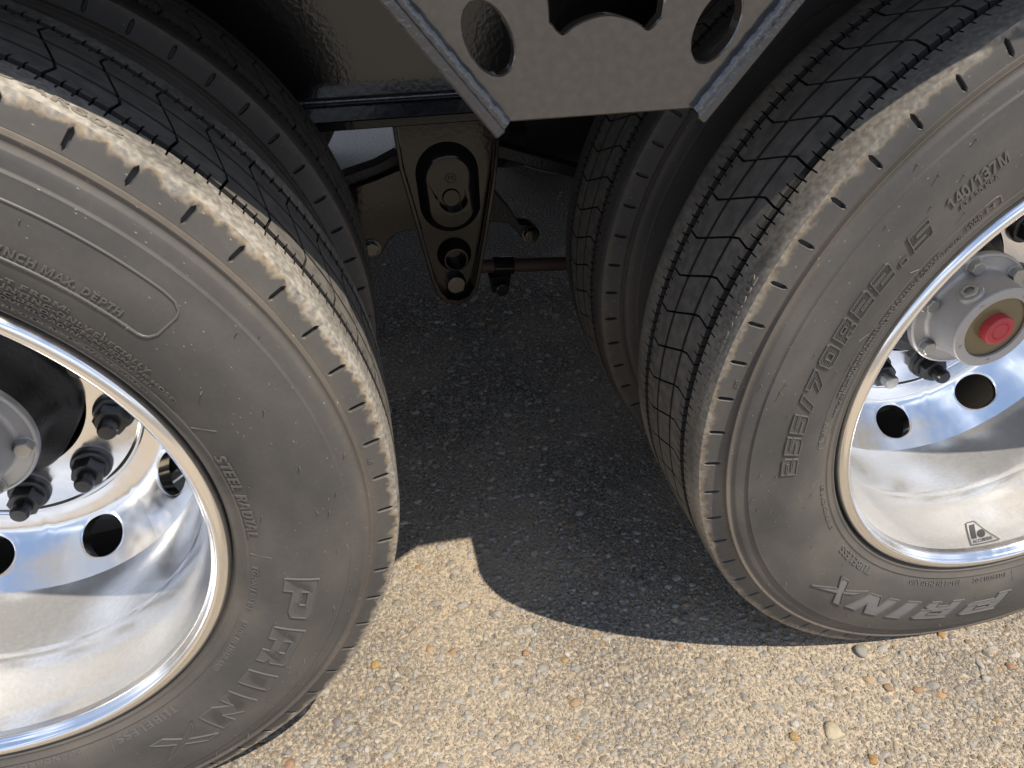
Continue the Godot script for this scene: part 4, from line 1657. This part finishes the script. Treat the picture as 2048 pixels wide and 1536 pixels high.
func running_gear(tr: Node3D) -> void:
	var black: Material = M["gloss_black_paint"]
	var eq := node("equalizer_arm", tr, Transform3D(Basis(), Vector3(0, -0.009, 0)))
	var pl := MB.new()
	var lp := [[-0.30, 0.44], [-0.215, 0.475], [-0.165, 0.490], [-0.128, 0.500], [-0.094, 0.512], [-0.03, 0.525], [0.018, 0.519], [0.018, 0.400], [-0.073, 0.400], [-0.100, 0.398], [-0.120, 0.385], [-0.131, 0.366], [-0.142, 0.357], [-0.158, 0.354], [-0.20, 0.365], [-0.30, 0.365]]
	pl.plate(loop(lp), [], -0.775, -0.742, 0.002)
	put("arm_plate", pl.mesh(), black, eq)
	var er := MB.new()
	er.plate(loop([[0.02, 0.40], [0.02, 0.518], [0.07, 0.475], [0.090, 0.446], [0.108, 0.422], [0.126, 0.392], [0.150, 0.385], [0.165, 0.372], [0.160, 0.355], [0.143, 0.351], [0.132, 0.359], [0.120, 0.378], [0.105, 0.394], [0.079, 0.400]]), [], -0.777, -0.744, 0.002)
	put("arm_plate", er.mesh(), M["black_casting"], eq)
	for p in [Vector3(-0.152, 0.374, -0.742), Vector3(0.147, 0.370, -0.742)]:
		var hx := hex_mesh(0.024, 0.012, 0.002)
		hx.lathe([Vector2(0.017, 0.0), Vector2(0.017, 0.003), Vector2(0.0, 0.003)], 28, -1.0)
		put("arm_bolt", hx.mesh(), M["rough_black_paint"], eq, Transform3D(Basis(), p))
	var sp := node("spring", tr, Transform3D(Basis(), Vector3(0, -0.009, 0)))
	var upper := MB.new()
	upper.plate(loop([[-0.40, 0.425], [-0.235, 0.466], [-0.179, 0.486], [-0.128, 0.502], [-0.095, 0.514], [0.0, 0.535], [0.10, 0.512], [0.235, 0.466], [0.40, 0.425], [0.40, 0.440], [0.235, 0.488], [0.10, 0.536], [0.0, 0.562], [-0.09, 0.538], [-0.128, 0.521], [-0.179, 0.508], [-0.235, 0.490], [-0.40, 0.446]]), [], -0.790, -0.755, 0.002)
	put("spring_leaf", upper.mesh(), M["black_casting"], sp)
	var pipe := node("torque_rod", tr, Transform3D(Basis(), Vector3(0, -0.009, 0)))
	var pb := MB.new()
	pb.tube(PackedVector3Array([Vector3(0.0, 0.308, -0.762), Vector3(0.60, 0.262, -0.762)]), 0.0135, 24)
	put("rod_tube", pb.mesh(), M["rusty_pipe"], pipe)
	var cl := MB.new()
	cl.tube(PackedVector3Array([Vector3(0.076, 0.302, -0.762), Vector3(0.116, 0.299, -0.762)]), 0.018, 24)
	put("rod_clamp", cl.mesh(), black, pipe)
	var cb := hex_mesh(0.024, 0.014, 0.002)
	put("clamp_bolt", cb.mesh(), M["rough_black_paint"], pipe, Transform3D(Basis(), Vector3(0.088, 0.264, -0.742)))
	var ear := MB.new()
	ear.plate(loop([[0.072, 0.25], [0.104, 0.25], [0.110, 0.285], [0.066, 0.285]]), [], -0.768, -0.748, 0.002)
	put("clamp_ear", ear.mesh(), black, pipe)
	var tank := node("air_tank", tr)
	var tk := MB.new()
	var pr := []
	for p in [[0.0, 0.0], [0.07, 0.006], [0.115, 0.028], [0.132, 0.06], [0.132, 0.88], [0.115, 0.912], [0.07, 0.934], [0.0, 0.94]]:
		pr.append(Vector2(p[0], p[1]))
	tk.lathe(pr, 64, -1.0)
	put("tank_shell", tk.mesh(), M["black_casting"], tank, Transform3D(Basis(Vector3(0, 1, 0), PI / 2.0), Vector3(0.03, 0.47, -1.22)))
	for x in [0.20, 0.78]:
		var band := MB.new()
		band.lathe([Vector2(0.1322, -0.02), Vector2(0.1345, -0.019), Vector2(0.1345, 0.019), Vector2(0.1322, 0.02)], 64, -1.0)
		put("tank_strap", band.mesh(), M["rough_black_paint"], tank, Transform3D(Basis(Vector3(0, 1, 0), PI / 2.0), Vector3(x, 0.47, -1.22)))
	for x in [-HALF, HALF]:
		var ax := node("axle", tr, Transform3D(Basis(), Vector3(x, AXLE, 0)))
		var t := MB.new()
		t.tube(PackedVector3Array([Vector3(0, 0, -0.40), Vector3(0, 0, -2.17)]), 0.0635, 40)
		put("axle_tube", t.mesh(), M["black_casting"], ax)
		var dr := MB.new()
		dr.lathe([Vector2(0.11, -0.284), Vector2(0.185, -0.284), Vector2(0.200, -0.292), Vector2(0.205, -0.305), Vector2(0.205, -0.330), Vector2(0.214, -0.334), Vector2(0.214, -0.350), Vector2(0.206, -0.354), Vector2(0.206, -0.50), Vector2(0.06, -0.50)], 80, -1.0)
		put("brake_drum", dr.mesh(), M["black_casting"], ax)


func pebbles() -> void:
	var spots := [[-0.225, -0.128, 0.0085, "yellow", "round ochre pebble lying just off the tyre lettered PRINX in hatched letters"], [0.381, 0.150, 0.0105, "orange", "orange pebble on the sand nearest to the front edge"], [0.590, 0.004, 0.0080, "orange", "blocky orange pebble in front of the letters PRI"], [0.662, -0.010, 0.0070, "yellow", "small ochre pebble touching the tyre shadow by the right wheel"], [0.352, 0.104, 0.0150, "cream", "broad cream pebble set in the sand away from the tyres"],
		[0.459, 0.004, 0.0135, "grey", "flat grey green stone just below the right tyre shadow"], [0.014, -0.140, 0.0095, "grey", "pale grey chip lying at the curved shadow edge between the wheels"], [0.300, 0.100, 0.0085, "yellow", "yellow pebble beside the broad cream pebble"], [0.463, 0.062, 0.0090, "brown", "brown egg shaped pebble on the open sand"], [-0.340, -0.006, 0.0105, "rust", "rust brown pebble in the corner below the left tyre"], [0.650, 0.072, 0.0095, "rust", "rosy pebble near the right edge of the sand"], [0.500, 0.074, 0.0075, "rust", "small rust pebble right of the brown egg shaped one"], [-0.012, -0.098, 0.0080, "rust", "reddish pebble just outside the shadow corner"], [0.040, -0.075, 0.0062, "yellow", "tiny ochre pebble out in the sun between the wheels"]]
	var tone := {"yellow": lin(0.50, 0.34, 0.13), "orange": lin(0.48, 0.27, 0.09), "cream": lin(0.62, 0.54, 0.38), "grey": lin(0.36, 0.35, 0.31), "brown": lin(0.38, 0.26, 0.16), "rust": lin(0.42, 0.26, 0.16)}
	var im := noise_tex(256, 0.03, 55)
	var mats := {}
	for k in tone:
		var c: Color = tone[k]
		var m := mat("pebble_" + k, Color.WHITE, 0.6)
		m.albedo_texture = tinted(Color(c.r * 0.82, c.g * 0.8, c.b * 0.78), c, im, 1.5)
		bump(m, im, 0.05, 25.0)
		mats[k] = m
	for i in spots.size():
		var s: Array = spots[i]
		var o := put("pebble", stone_mesh(400 + i, 0.62, 1, 0.35), mats[s[3]], self, Transform3D(Basis(Vector3(0, 1, 0), i * 1.3).scaled(Vector3.ONE * float(s[2]) * 0.85), Vector3(s[0], float(s[2]) * 0.12, s[1])))
		tag(o, s[4], "pebble", "loose pebbles on the pavement")
